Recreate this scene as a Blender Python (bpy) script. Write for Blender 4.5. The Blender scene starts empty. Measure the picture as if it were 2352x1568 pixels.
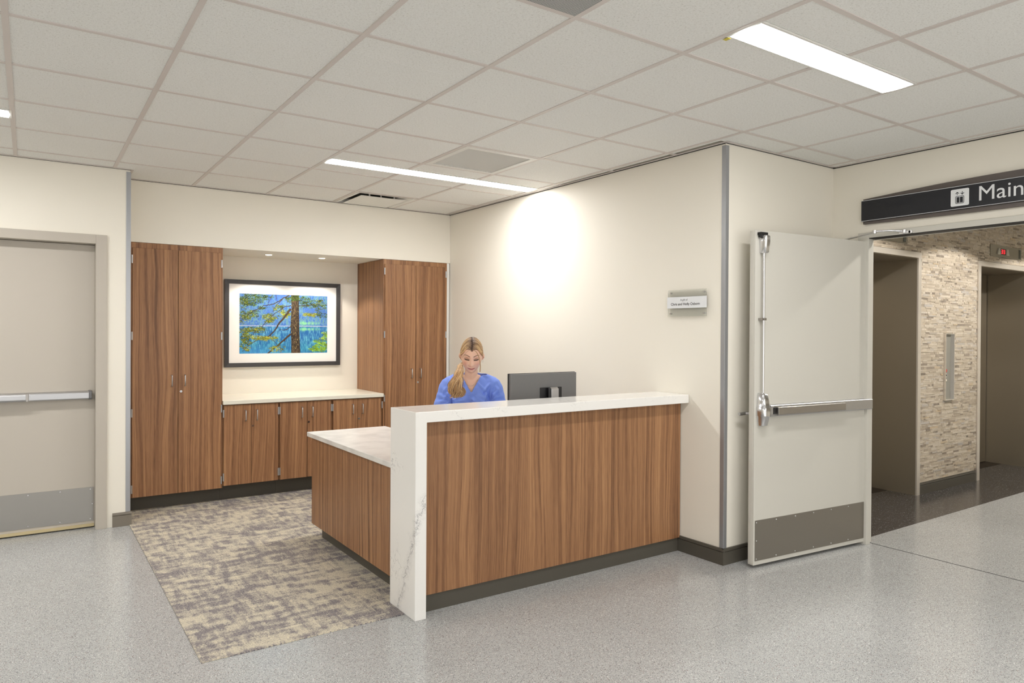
import bpy, bmesh, math, random
import numpy as np
from mathutils import Vector, Matrix, noise
random.seed(7)
S = bpy.context.scene
COL = S.collection
# ------------------------------------------------------------------ camera
W, Hh = 2352, 1568
f_, cx_, cy_ = 1614.685, 1151.08, 773.37
yaw, pitch, roll = .591861, -.005898, .005269
CAM = Vector((.07734, -2.10392, 1.47391))
fw = Vector((math.sin(yaw)*math.cos(pitch), math.cos(yaw)*math.cos(pitch), math.sin(pitch)))
rt0 = Vector((math.cos(yaw), -math.sin(yaw), 0)); up0 = rt0.cross(fw)
rt = rt0*math.cos(roll)+up0*math.sin(roll); up = up0*math.cos(roll)-rt0*math.sin(roll)
cd = bpy.data.cameras.new('camera'); co = bpy.data.objects.new('camera', cd); COL.objects.link(co)
m = Matrix((( rt.x, up.x, -fw.x, CAM.x), (rt.y, up.y, -fw.y, CAM.y), (rt.z, up.z, -fw.z, CAM.z), (0,0,0,1)))
co.matrix_world = m
cd.sensor_width = 36; cd.sensor_fit = 'HORIZONTAL'; cd.lens = f_*36/W
cd.shift_x = (W/2-cx_)/W; cd.shift_y = (cy_-Hh/2)/W; cd.clip_start = .05
S.camera = co
# ------------------------------------------------------------------ world, exposure
w = bpy.data.worlds.new('world'); S.world = w; w.use_nodes = True
w.node_tree.nodes['Background'].inputs[0].default_value = (1, .99, .97, 1)
w.node_tree.nodes['Background'].inputs[1].default_value = 1.0
S.view_settings.view_transform = 'Standard'; S.view_settings.look = 'None'
S.view_settings.gamma = 1; S.view_settings.use_curve_mapping = False
S.view_settings.exposure = 0.95
S.cycles.max_bounces = 8; S.cycles.diffuse_bounces = 5; S.cycles.glossy_bounces = 4
S.cycles.use_denoising = True; S.cycles.sample_clamp_indirect = 6
LENS_POWER = 23.0       # strength of the ceiling light lenses
H = 2.69                # ceiling height
T = .6096               # ceiling module

# ------------------------------------------------------------------ material helpers
def srgb(r, g, b):
    return tuple(((c/255)/12.92 if c/255 <= .04045 else ((c/255+.055)/1.055)**2.4) for c in (r, g, b))+(1,)
def mat(name, col=(200,200,200), rough=.5, metal=0, spec=.5, emis=None, es=0):
    m = bpy.data.materials.new(name); m.use_nodes = True
    b = m.node_tree.nodes['Principled BSDF']
    b.inputs['Base Color'].default_value = srgb(*col) if len(col) == 3 else col
    b.inputs['Roughness'].default_value = rough; b.inputs['Metallic'].default_value = metal
    b.inputs['Specular IOR Level'].default_value = spec
    if emis:
        b.inputs['Emission Color'].default_value = srgb(*emis); b.inputs['Emission Strength'].default_value = es
    return m
class NT:
    """short hand for building node trees"""
    def __init__(s, m): s.m = m; s.t = m.node_tree; s.b = s.t.nodes['Principled BSDF']
    def n(s, typ, **kw):
        nd = s.t.nodes.new(typ)
        for k, v in kw.items():
            if k == 'inp':
                for i, val in v.items():
                    if hasattr(val, 'bl_idname') or isinstance(val, bpy.types.NodeSocket): s.t.links.new(val, nd.inputs[i])
                    else: nd.inputs[i].default_value = val
            else: setattr(nd, k, v)
        return nd
    def math(s, op, a, b=0, c=0, clamp=False):
        nd = s.t.nodes.new('ShaderNodeMath'); nd.operation = op; nd.use_clamp = clamp
        for i, v in enumerate((a, b, c)):
            if isinstance(v, bpy.types.NodeSocket): s.t.links.new(v, nd.inputs[i])
            else: nd.inputs[i].default_value = v
        return nd.outputs[0]
    def pos(s): return s.n('ShaderNodeNewGeometry').outputs['Position']
    def sep(s, v): return s.n('ShaderNodeSeparateXYZ', inp={0: v}).outputs
    def comb(s, x, y, z): return s.n('ShaderNodeCombineXYZ', inp={0: x, 1: y, 2: z}).outputs[0]
    def noise(s, v, scale, detail=3, rough=.5, dist=0):
        return s.n('ShaderNodeTexNoise', inp={'Vector': v, 'Scale': scale, 'Detail': detail, 'Roughness': rough, 'Distortion': dist}).outputs[0]
    def ramp(s, f, stops):
        r = s.n('ShaderNodeValToRGB', inp={0: f}); e = r.color_ramp.elements
        while len(e) > len(stops): e.remove(e[-1])
        while len(e) < len(stops): e.new(.5)
        for k, (p, c) in enumerate(stops):
            e[k].position = p; e[k].color = srgb(*c) if len(c) == 3 else c
        return r.outputs[0]
    def step(s, f, a, b):
        return s.n('ShaderNodeMapRange', inp={0: f, 1: a, 2: b, 3: 0., 4: 1.}).outputs[0]
    def mix(s, f, a, b, mode='MIX'):
        nd = s.n('ShaderNodeMix', data_type='RGBA', blend_type=mode)
        for i, v in ((0, f), (6, a), (7, b)):
            if isinstance(v, bpy.types.NodeSocket): s.t.links.new(v, nd.inputs[i])
            else: nd.inputs[i].default_value = v
        return nd.outputs[2]
    def out(s, sock, name='Base Color'): s.t.links.new(sock, s.b.inputs[name])
    def bump(s, h, strength=.2, dist=.001):
        b = s.n('ShaderNodeBump', inp={'Height': h, 'Strength': strength, 'Distance': dist}); s.out(b.outputs[0], 'Normal')

def m_paint(name, col, rough=.6, bump=.12):
    m = mat(name, col, rough, spec=.3); t = NT(m); p = t.pos()
    t.bump(t.noise(p, 260, 2), bump, .0006); return m
def m_brushed(name, col, rough=.3, axis='x', strength=.06, metal=1):
    m = mat(name, col, rough, metal=metal); t = NT(m); s = t.sep(t.pos())
    v = t.comb(t.math('MULTIPLY', s[0], 4 if axis == 'x' else 300), t.math('MULTIPLY', s[1], 4 if axis == 'x' else 300), t.math('MULTIPLY', s[2], 300 if axis == 'x' else 4))
    n = t.noise(v, 1.5, 3); t.bump(n, strength, .001)
    t.out(t.math('ADD', t.math('MULTIPLY', n, .12), rough-.06), 'Roughness'); return m
def m_wood(name):
    m = mat(name, (150,105,70), .38, spec=.35); t = NT(m); s = t.sep(t.pos())
    rnd = t.n('ShaderNodeObjectInfo').outputs['Random']
    u = t.math('ADD', t.math('ADD', s[0], t.math('MULTIPLY', s[1], -1)), t.math('MULTIPLY', rnd, 13.))
    z = t.math('ADD', s[2], t.math('MULTIPLY', rnd, 5.))
    # cathedral figure: a warped horizontal coordinate
    warp = t.math('MULTIPLY', t.math('SUBTRACT', t.noise(t.comb(t.math('MULTIPLY', u, 3.2), 0, t.math('MULTIPLY', z, .6)), 1., 2), .5), .13)
    uw = t.math('ADD', u, warp)
    bands = t.noise(t.comb(t.math('MULTIPLY', uw, 30.), 0, t.math('MULTIPLY', z, .25)), 1., 3, .6)
    mid = t.noise(t.comb(t.math('MULTIPLY', uw, 75.), 0, t.math('MULTIPLY', z, .8)), 1., 3, .6)
    fine = t.noise(t.comb(t.math('MULTIPLY', u, 420.), 0, t.math('MULTIPLY', z, 9.)), 1., 2, .6)
    f = t.math('ADD', t.math('ADD', t.math('MULTIPLY', bands, .44), t.math('MULTIPLY', mid, .36)), t.math('MULTIPLY', fine, .24))
    c = t.ramp(f, [(.36, (96,67,46)), (.45, (126,89,62)), (.52, (148,107,75)), (.59, (167,124,87)), (.70, (186,143,103))])
    t.out(c); t.bump(fine, .08, .0004); return m
def m_terrazzo(name, base, base2, darks, whites, pd=.20, pw=.07):
    m = mat(name, base, .16, spec=.42); t = NT(m); p = t.pos()
    cl = t.noise(p, 1.3, 3); g = t.noise(p, 420, 2)
    c = t.mix(t.step(cl, .35, .65), srgb(*base), srgb(*base2))
    c = t.mix(t.math('MULTIPLY', t.step(g, .58, .80), .22), c, srgb(*darks[0]))
    for scale, prob, r, colr, seed in ((270, pd, .40, darks[1], 0), (230, pd*.8, .38, darks[0], 3.3), (260, pw, .36, whites[0], 7.7), (160, pw*.5, .30, whites[1], 11.1), (190, .03, .32, (128,84,64), 17.3)):
        v = t.n('ShaderNodeTexVoronoi', inp={'Scale': float(scale), 'Vector': t.n('ShaderNodeVectorMath', operation='ADD', inp={0: p, 1: (seed, seed*.7, 0)}).outputs[0]}, voronoi_dimensions='2D')
        sc = t.sep(v.outputs['Color'])
        mk = t.math('MULTIPLY', t.math('LESS_THAN', v.outputs['Distance'], r), t.math('LESS_THAN', sc[0], prob))
        c = t.mix(t.math('MULTIPLY', mk, .9), c, srgb(*colr))
    t.out(c); t.bump(t.noise(p, 3, 2), .02, .002)
    t.out(t.math('ADD', t.math('MULTIPLY', t.noise(p, 30, 3), .08), .14), 'Roughness'); return m
def m_carpet():
    m = mat('carpet_pile', (180,168,145), .95, spec=.1); t = NT(m); s = t.sep(t.pos())
    A = t.noise(t.comb(t.math('MULTIPLY', s[0], 7.), t.math('MULTIPLY', s[1], 17.), 0), 1., 3, .6)
    B = t.noise(t.comb(t.math('MULTIPLY', s[0], 24.), t.math('MULTIPLY', s[1], 6.), 3), 1., 3, .6)
    L = t.noise(t.comb(t.math('MULTIPLY', s[0], 1.6), t.math('MULTIPLY', s[1], 2.2), 8), 1., 2, .5)
    C2 = t.noise(t.comb(t.math('MULTIPLY', s[0], 110.), t.math('MULTIPLY', s[1], 330.), 9), 1., 2, .8)
    D = t.noise(t.comb(t.math('MULTIPLY', s[0], 3.), t.math('MULTIPLY', s[1], 60.), 5), 1., 1, .6)
    E5 = t.noise(t.comb(t.math('MULTIPLY', s[0], 48.), t.math('MULTIPLY', s[1], 3.), 6), 1., 1, .6)
    k = t.step(t.math('ADD', t.math('ADD', t.math('MULTIPLY', A, .42), t.math('MULTIPLY', B, .34)), t.math('MULTIPLY', L, .24)), .44, .56)
    lines = t.math('ADD', t.step(D, .60, .70), t.math('MULTIPLY', t.step(E5, .62, .72), .7))
    f = t.math('ADD', t.math('ADD', t.math('MULTIPLY', k, .34), t.math('MULTIPLY', t.math('SUBTRACT', C2, .5), 1.9)), t.math('ADD', t.math('MULTIPLY', lines, .15), .29))
    c = t.ramp(f, [(.12, (104,100,108)), (.34, (134,128,131)), (.46, (168,160,150)), (.58, (196,187,168)), (.78, (216,207,184))])
    t.out(c); t.bump(C2, .5, .003); return m
def m_quartz(name):
    m = mat(name, (238,236,232), .16, spec=.5); t = NT(m); p = t.pos(); s = t.sep(p)
    n1 = t.noise(p, 9, 5, .65); n2 = t.noise(p, 55, 4, .6)
    # main vein: crosses the front corner of the waterfall end, then runs down its side
    u = t.math('SUBTRACT', t.math('SUBTRACT', s[0], 1.712), t.math('SUBTRACT', s[1], 1.10))
    path = t.math('ADD', t.math('MULTIPLY', t.math('SUBTRACT', s[2], .62), .42), .06)
    wob = t.math('ADD', t.math('MULTIPLY', t.math('SUBTRACT', n1, .5), .22), t.math('MULTIPLY', t.math('SUBTRACT', n2, .5), .06))
    d = t.math('ABSOLUTE', t.math('ADD', t.math('SUBTRACT', u, path), wob))
    zz = t.math('MULTIPLY', t.step(s[2], .70, .60), t.math('LESS_THAN', s[0], 1.80))
    core = t.math('MULTIPLY', t.step(d, .006, .0), zz); halo = t.math('MULTIPLY', t.step(d, .05, .0), zz)
    wis = t.math('MULTIPLY', halo, t.step(t.math('ABSOLUTE', t.math('SUBTRACT', n2, .5)), .03, 0.))
    # small vein clusters elsewhere
    blot = t.step(t.noise(p, 3.4, 2), .57, .65)
    thin = t.step(t.math('ABSOLUTE', t.math('SUBTRACT', t.noise(p, 16, 4, .6, .6), .5)), .018, .0)
    cl = t.math('MULTIPLY', t.math('MULTIPLY', blot, thin), .55)
    tot = t.math('MAXIMUM', t.math('MAXIMUM', t.math('MULTIPLY', core, .75), t.math('MULTIPLY', wis, .6)), cl, clamp=True)
    c = t.mix(t.math('MULTIPLY', halo, .18), srgb(238,236,232), srgb(190,188,188))
    c = t.mix(tot, c, srgb(140,138,140)); t.out(c); return m
def m_tile():
    m = mat('ceiling_tile_board', (205,205,200), .9, spec=.1); t = NT(m); p = t.pos(); s = t.sep(p)
    f1 = t.noise(t.comb(t.math('MULTIPLY', s[0], 90.), t.math('MULTIPLY', s[1], 220.), 0), 1., 3, .7)
    f2 = t.noise(t.comb(t.math('MULTIPLY', s[0], 230.), t.math('MULTIPLY', s[1], 80.), 4), 1., 3, .7)
    f = t.math('MINIMUM', f1, f2)
    c = t.ramp(f, [(.24, (168,165,156)), (.34, (214,213,208)), (.42, (233,233,230)), (.6, (240,240,237))])
    t.out(c); t.bump(f, .35, .002); return m
def m_stone():
    m = mat('split_face_stone', (180,165,145), .8, spec=.25); t = NT(m); p = t.pos()
    g = t.n('ShaderNodeNewGeometry'); r1 = g.outputs['Random Per Island']; r2 = t.n('ShaderNodeObjectInfo').outputs['Random']
    r = t.math('FRACT', t.math('ADD', r1, r2))
    c = t.ramp(r, [(0, (134,124,113)), (.05, (160,148,134)), (.12, (184,171,154)), (.35, (199,186,167)), (.6, (208,196,178)), (.85, (217,206,190)), (.94, (190,184,178)), (1, (208,188,158))])
    n = t.noise(p, 70, 4, .6); n3 = t.noise(p, 14, 3)
    c = t.mix(t.math('MULTIPLY', t.step(n, .35, .7), .35), c, srgb(150,136,120)); c = t.mix(t.math('MULTIPLY', t.step(n3, .5, .75), .3), c, srgb(226,214,194))
    t.out(c); t.bump(n, .5, .003); return m

M = {}
M['wall'] = m_paint('cream_wall_paint', (236,231,219))
M['recesswall'] = M['wall']
M['ceiling'] = m_paint('ceiling_paint', (205,205,200))
M['tile'] = m_tile()
M['grid'] = mat('grid_enamel', (212,204,199), .45, spec=.3)
M['wood'] = m_wood('walnut_laminate')
M['terrazzo'] = m_terrazzo('grey_terrazzo', (181,182,181), (175,176,175), ((84,86,87), (128,129,129)), ((214,212,206), (246,246,244)))
M['darkterrazzo'] = m_terrazzo('charcoal_terrazzo', (70,67,66), (62,60,59), ((40,38,38), (92,88,86)), ((120,114,110), (205,203,200)), .3, .10)
M['carpet'] = m_carpet()
M['quartz'] = m_quartz('white_veined_quartz')
M['counter'] = mat('pale_grey_solid_surface', (226,223,218), .22, spec=.5)
t_ = NT(M['counter']); t_.out(t_.ramp(t_.noise(t_.pos(), 7, 4), [(.35, (216,213,209)), (.6, (230,228,223))]))
M['countercream'] = mat('cream_solid_surface', (228,224,210), .25, spec=.5)
M['toe'] = mat('dark_taupe_rubber_base', (84,80,72), .45, spec=.3)
M['base'] = mat('taupe_rubber_base', (124,117,106), .42, spec=.35)
M['doorgrey'] = m_paint('greige_door_enamel', (190,183,172), .4, .04)
M['framegrey'] = m_paint('greige_frame_enamel', (186,179,168), .38, .03)
M['doorwhite'] = m_paint('off_white_door_enamel', (205,202,193), .38, .04)
M['steel'] = m_brushed('brushed_stainless', (168,164,160), .30, 'x')
M['kicksteel'] = m_brushed('kick_plate_stainless', (156,151,144), .34, 'x')
M['alu'] = mat('satin_aluminium', (192,192,194), .36, metal=1)
M['chrome'] = mat('polished_chrome', (214,214,216), .19, metal=1)
M['guard'] = mat('corner_guard_aluminium', (170,172,176), .32, metal=.6)
M['elev'] = m_brushed('elevator_bronze_steel', (162,152,135), .38, 'z', .06, .66)
M['elevdoor'] = m_brushed('elevator_door_steel', (146,136,120), .38, 'z', .06, .66)
M['elevtrim'] = m_brushed('elevator_trim_steel', (222,214,203), .34, 'x', .06, .5)
M['stone'] = m_stone()
M['black'] = mat('black_rubber', (22,22,23), .5)
M['dark'] = mat('dark_void', (30,29,28), .8)
M['brownsill'] = mat('dark_brown_sill', (48,40,34), .35, metal=.4)
M['frameblack'] = mat('charcoal_frame', (52,49,48), .38)
M['mat'] = mat('white_mat_board', (240,238,234), .8, spec=.1)
M['white'] = mat('white_enamel', (226,225,220), .4)
M['signdark'] = mat('navy_black_sign', (20,22,30), .38)
M['signback'] = mat('taupe_sign_back', (92,84,80), .45)
M['signwhite'] = mat('sign_white', (226,228,230), .5)
M['mdark'] = mat('monitor_grey_plastic', (112,112,112), .34)
M['mblack'] = mat('monitor_black_plastic', (28,28,30), .35)
M['lens'] = mat('light_lens', (250,250,250), .4, emis=(255,253,251), es=LENS_POWER)
M['dlens'] = mat('downlight_lens', (250,250,250), .4, emis=(255,240,215), es=8)
M['acryl'] = mat('clear_acrylic', (245,246,242), .05)
b_ = M['acryl'].node_tree.nodes['Principled BSDF']; b_.inputs['Transmission Weight'].default_value = .92; b_.inputs['IOR'].default_value = 1.25
M['yellow'] = mat('yellow_sticker', (205,190,70), .6)
M['door_edge'] = mat('tan_door_sweep', (196,180,140), .6)

# ------------------------------------------------------------------ mesh helpers
class MB:
    def __init__(s): s.v = []; s.f = []
    def add(s, vs, fs):
        k = len(s.v); s.v += [tuple(v) for v in vs]; s.f += [tuple(i+k for i in f) for f in fs]; return s
    def box(s, x0, x1, y0, y1, z0, z1):
        return s.add([(x0,y0,z0),(x1,y0,z0),(x1,y1,z0),(x0,y1,z0),(x0,y0,z1),(x1,y0,z1),(x1,y1,z1),(x0,y1,z1)],
                     [(0,3,2,1),(4,5,6,7),(0,1,5,4),(1,2,6,5),(2,3,7,6),(3,0,4,7)])
    def prism(s, pts, z0, z1):
        n = len(pts)
        return s.add([(x,y,z0) for x,y in pts]+[(x,y,z1) for x,y in pts],
                     [tuple(range(n))[::-1], tuple(range(n, 2*n))]+[(i,(i+1)%n,(i+1)%n+n,i+n) for i in range(n)])
    def prof(s, pts, axis, a, b):
        """extrude a closed 2D profile along an axis; pts are the other two coordinates in order"""
        n = len(pts)
        def P(p, t): return {'x': (t,p[0],p[1]), 'y': (p[0],t,p[1]), 'z': (p[0],p[1],t)}[axis]
        return s.add([P(p,a) for p in pts]+[P(p,b) for p in pts],
                     [tuple(range(n))[::-1], tuple(range(n, 2*n))]+[(i,(i+1)%n,(i+1)%n+n,i+n) for i in range(n)])
    def tube(s, pts, r, n=10, rads=None, closed_ends=True, ry=None):
        pts = [Vector(p) for p in pts]; k0 = len(s.v); m_ = len(pts)
        ref = None
        for i, p in enumerate(pts):
            t = (pts[min(i+1, m_-1)]-pts[max(i-1, 0)]).normalized()
            if ref is None:
                ref = Vector((0,0,1)) if abs(t.z) < .9 else Vector((1,0,0))
                a = t.cross(ref).normalized()
            else: a = (a - t*a.dot(t)).normalized()
            b = t.cross(a); R = rads[i] if rads else r
            for k in range(n):
                q = 2*math.pi*k/n; s.v.append(tuple(p+a*R*math.cos(q)+b*R*math.sin(q)))
        for i in range(m_-1):
            for k in range(n):
                s.f.append((k0+i*n+k, k0+i*n+(k+1)%n, k0+(i+1)*n+(k+1)%n, k0+(i+1)*n+k))
        if closed_ends:
            s.f.append(tuple(k0+k for k in range(n))[::-1]); s.f.append(tuple(k0+(m_-1)*n+k for k in range(n)))
        return s
    def cyl(s, c, axis, r, h, n=20, r2=None):
        d = {'x': Vector((1,0,0)), 'y': Vector((0,1,0)), 'z': Vector((0,0,1))}[axis]; c = Vector(c)
        return s.tube([c, c+d*h], r, n, rads=[r, r2 if r2 is not None else r])
    def quad(s, a, b, c, d): return s.add([a,b,c,d], [(0,1,2,3)])

def world_loc(o):
    v = Vector((0,0,0))
    while o is not None: v += o.location; o = o.parent
    return v
def obj(name, mb, m, parent=None, bevel=0, smooth=False, local=False, label=None, seg=2):
    """link the builder as ONE mesh object; coordinates are world unless local"""
    me = bpy.data.meshes.new(name)
    vs = [Vector(v) for v in mb.v]
    off = Vector((0,0,0))
    if parent is not None and not local: off = world_loc(parent)
    if parent is None and not local:
        lo = [min(v[i] for v in vs) for i in range(3)]; hi = [max(v[i] for v in vs) for i in range(3)]
        off = Vector(((lo[0]+hi[0])/2, (lo[1]+hi[1])/2, lo[2]))
    me.from_pydata([tuple(v-off) for v in vs], [], mb.f); me.validate(); me.update()
    bm = bmesh.new(); bm.from_mesh(me); bmesh.ops.recalc_face_normals(bm, faces=bm.faces); bm.to_mesh(me); bm.free()
    o = bpy.data.objects.new(name, me); COL.objects.link(o)
    me.materials.append(m)
    if parent is not None: o.parent = parent
    elif not local: o.location = off
    if smooth:
        for p in me.polygons: p.use_smooth = True
        me.set_sharp_from_angle(angle=math.radians(40))
    if bevel:
        b = o.modifiers.new('bevel', 'BEVEL'); b.width = bevel; b.segments = seg; b.limit_method = 'ANGLE'
    if label: o['label'] = label
    return o
def tag(o, label, cat, group=None):
    o['label'] = label; o['category'] = cat
    if group: o['group'] = group
    return o
def thing(name, label, cat, loc=(0,0,0), rz=0, group=None):
    o = bpy.data.objects.new(name, None); COL.objects.link(o); o.location = loc; o.rotation_euler = (0,0,rz)
    o.empty_display_size = .1
    return tag(o, label, cat, group)
def struct(o, label=None):
    o['kind'] = 'structure'
    if label: o['label'] = label
    return o
def px(u, v, d):
    """point at depth d in front of the lens that shows at photo pixel (u, v): used for measuring the figure"""
    return CAM+fw*d+rt*((u-cx_)/f_*d)-up*((v-cy_)/f_*d)

# ================================================================== STRUCTURE
XL, YB, XO = -4.5, -4.6, 4.965
fl = obj('floor', MB().box(XL-.2, 12.2, YB-.2, 5.1, -.15, 0), M['terrazzo']); struct(fl)
obj('terrazzo_band', MB().box(5.03, 12, .635, 1.12, -.01, .0012), M['darkterrazzo'], fl, label='charcoal terrazzo band along the elevator doors')
obj('floor_joint', MB().box(5.022, 5.029, -1.85, .56, -.01, .0010), M['dark'], fl, label='thin dark floor joint')
# --- lobby floor pockets in front of the elevator doors
for x0, x1 in ((5.60, 6.83), (8.10, 9.34)):
    obj('terrazzo_band', MB().box(x0, x1, 1.12, 1.375, -.01, .0012), M['darkterrazzo'], fl)

# walls
wr = obj('wall_right', MB().prism([(3.76,.82),(5.0,.82),(5.0,1.0),(3.95,1.0),(3.95,5.1),(3.693,5.1)], 0, 2.76), M['wall']); struct(wr)
wo = MB().box(XO, 5.15, .625, 1.12, 0, 2.76).box(XO, 5.15, -1.86, .625, 2.19, 2.76).box(XO, 5.15, YB, -1.86, 0, 2.76)
struct(obj('wall_elevator_side', wo, M['wall']))
wl = MB().box(XL, -.80, 3.89, 4.30, 0, 2.76).box(-.80, .52, 3.89, 4.30, 2.15, 2.76).box(.52, .715, 3.89, 4.30, 0, 2.76).box(-.80, .52, 4.05, 4.30, 0, 2.15)
struct(obj('wall_left', wl, M['wall']))
struct(obj('wall_back', MB().box(.5, 3.9, 4.905, 5.1, 0, 2.76), M['wall']))
struct(obj('wall_alcove_left', MB().box(.60, .750, 4.30, 4.905, 0, 2.76), M['wall']))
struct(obj('wall_header', MB().box(.716, 3.705, 4.25, 4.905, 2.19, 2.76), M['wall']))
struct(obj('wall_front', MB().box(XL-.2, 12.2, YB-.2, YB, 0, .35).box(XL-.2, 12.2, YB-.2, YB, 2.5, 2.76).box(5.15, 12.2, YB-.2, YB, .35, 2.5).box(XL-.2, XL+.3, YB-.2, YB, .35, 2.5), M['wall']))  # unseen wall, left open as a band so world light can enter
for k in range(5):  # unseen windows added behind the camera to brighten the ceiling
    xa = XL+.3+k*1.87; xb = xa+1.87
    wn = obj('fill_window_%d' % (k+1), MB().box(xa, xb, YB-.12, YB-.06, .35, .40).box(xa, xb, YB-.12, YB-.06, 2.45, 2.5).box(xa, xa+.05, YB-.12, YB-.06, .40, 2.45).box(xb-.05, xb, YB-.12, YB-.06, .40, 2.45), M['white']); struct(wn)
struct(obj('wall_west', MB().box(XL-.2, XL, YB, 4.3, 0, 2.76), M['wall']))
struct(obj('wall_lobby_end', MB().box(12, 12.2, YB, 1.6, 0, 2.76), M['wall']))
struct(obj('wall_lobby_south', MB().box(5.15, 12, -2.4, -2.2, 0, 2.76), M['wall']))
struct(obj('wall_lobby_west', MB().box(5.15, 5.545, 1.125, 1.6, 0, 2.232), M['wall']))
struct(obj('wall_lobby', MB().box(6.888, 8.046, 1.125, 1.6, 0, 2.232), M['wall']))
struct(obj('wall_lobby_east', MB().box(9.394, 12, 1.125, 1.6, 0, 2.232), M['wall']))
struct(obj('wall_lobby_top', MB().box(5.15, 12, 1.125, 1.6, 2.2325, 2.76), M['wall']))
struct(obj('wall_shaft', MB().box(5.4, 12, 1.62, 1.72, 0, 2.76), M['wall']))
lob = obj('ceiling_lobby', MB().box(5.15, 12, -2.2, 1.6, H, H+.07), M['ceiling']); struct(lob)

# baseboards
def base_box(name, boxes, m):
    mb = MB()
    for (x0,x1,y0,y1,ax) in boxes:
        if ax == 'x': # runs along x, face at y0 (towards -y)
            mb.prof([(y1,0),(y0,0),(y0,.080),(y0+.006,.084),(y0-.001,.088),(y0+.002,.104),(y1,.104)], 'x', x0, x1)
        else:         # runs along y, face at x0 (towards -x)
            mb.prof([(x1,0),(x0,0),(x0,.080),(x0+.006,.084),(x0-.001,.088),(x0+.002,.104),(x1,.104)], 'y', y0, y1)
    o = obj(name, mb, m, smooth=False); struct(o); return o
base_box('baseboard_right', [(3.745, 4.96, .806, .822, 'x'), (3.742, 3.757, .8065, 1.214, 'y')], M['toe'])
base_box('baseboard_left', [(.60, .728, 3.876, 3.892, 'x'), (XL, -.86, 3.876, 3.892, 'x')], M['base'])
base_box('baseboard_lobby', [(6.895, 8.035, 1.108, 1.126, 'x')], M['toe'])
base_box('baseboard_jamb', [(4.951, 4.966, .626, .82, 'y')], M['toe'])

# corner guards
def guard(name, x, y, sx, sy, z0, z1):
    t, L = .004, .028
    mb = MB()
    # two legs of an angle hugging the corner (x, y); wall lies towards (sx, sy)
    mb.prism([(x-sx*t, y-sy*t),(x+sx*L, y-sy*t),(x+sx*L, y),(x, y),(x, y+sy*L),(x-sx*t, y+sy*L)], z0, z1)
    o = obj(name, mb, M['guard'], bevel=.0012); struct(o); return o
g1 = guard('trim_1', .716, 3.89, -1, 1, .104, 2.675); g1['label'] = 'grey metal corner guard on the edge of the left wall'
g2 = guard('trim_2', 3.7598, .82, 1, 1, .104, 2.675); g2['label'] = 'grey metal corner guard on the corner beside the open door'

# --- ceiling: plenum deck, tiles, grid
ceil = obj('ceiling', MB().box(XL, XO, YB, .82, H+.045, H+.075).box(XL, 3.76, .82, 3.89, H+.045, H+.075).box(.716, 3.70, 3.89, 4.25, H+.045, H+.075), M['ceiling']); struct(ceil)
REG = [(XL, XO-.003, YB, .818), (XL, 3.705, .818, 3.888), (.722, 3.703, 3.888, 4.248)]
def side_x(y): return 3.76-(y-.82)*.016-.004
# fixtures: (x0, x1, yc)
FIX = [(2*T*2+.0, 6*T, -.5*T), (3*T, 6*T, 4.5*T), (-3*T, 0, 4.5*T), (-2*T, 0, -.5*T), (2*T, 4*T, -5.5*T), (-2*T, 0, -5.5*T), (-6*T, -4*T, -.5*T), (6*T, 8*T, -5.5*T), (-6*T, -4*T, -5.5*T)]
FIX[0] = (4*T, 6*T, -.5*T)
FW = .090  # half width of the fixture slot
holes = [(x0+.001, x1-.001, yc-FW, yc+FW) for x0, x1, yc in FIX]
vents = [(4, 3), (4, 6), (2, -1)]
for i, j in vents: holes.append((i*T+.001, (i+1)*T-.001, j*T+.001, (j+1)*T-.001))
def clip_rect(r, reg):
    a = (max(r[0], reg[0]), min(r[1], reg[1]), max(r[2], reg[2]), min(r[3], reg[3]))
    return a if a[1]-a[0] > .004 and a[3]-a[2] > .004 else None
def subtract(r, h):
    if h[1] <= r[0] or h[0] >= r[1] or h[3] <= r[2] or h[2] >= r[3]: return [r]
    o = []
    if h[0] > r[0]: o.append((r[0], h[0], r[2], r[3]))
    if h[1] < r[1]: o.append((h[1], r[1], r[2], r[3]))
    lo, hi = max(r[0], h[0]), min(r[1], h[1])
    if h[2] > r[2]: o.append((lo, hi, r[2], h[2]))
    if h[3] < r[3]: o.append((lo, hi, h[3], r[3]))
    return o
def wallclip(r):
    # keep inside the slightly skewed right wall
    if r[2] >= .8 and r[1] > 3.69: return [(r[0], min(r[1], 3.70), r[2], r[3])]
    return [r]
tz0, tz1 = H+.004, H+.022
for i in range(-8, 9):
    for j in range(-8, 8):
        rects = []
        for reg in REG:
            c = clip_rect((i*T, (i+1)*T, j*T, (j+1)*T), reg)
            if c: rects.append(c)
        for h in holes:
            rects = [q for r in rects for q in subtract(r, h)]
        # the pieces either side of a light slot are separate boards
        groups = [[r for r in rects if r[3] <= (j+.5)*T+.001], [r for r in rects if r[3] > (j+.5)*T+.001]] if any(h[0] < (i+.5)*T < h[1] and abs((h[2]+h[3])/2-(j+.5)*T) < .01 and h[3]-h[2] < .3 for h in holes) else [rects]
        for g in groups:
            if not g: continue
            mb = MB()
            for r in g: mb.box(r[0], r[1], r[2], r[3], tz0+random.uniform(-.0006,.0006), tz1)
            obj('ceiling_tile', mb, M['tile'], ceil)
def segs(a, b, cuts):
    out = [(a, b)]
    for c0, c1 in cuts:
        n = []
        for s0, s1 in out:
            if c1 <= s0 or c0 >= s1: n.append((s0, s1)); continue
            if c0 > s0: n.append((s0, c0))
            if c1 < s1: n.append((c1, s1))
        out = n
    return out
GB = .012
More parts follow.
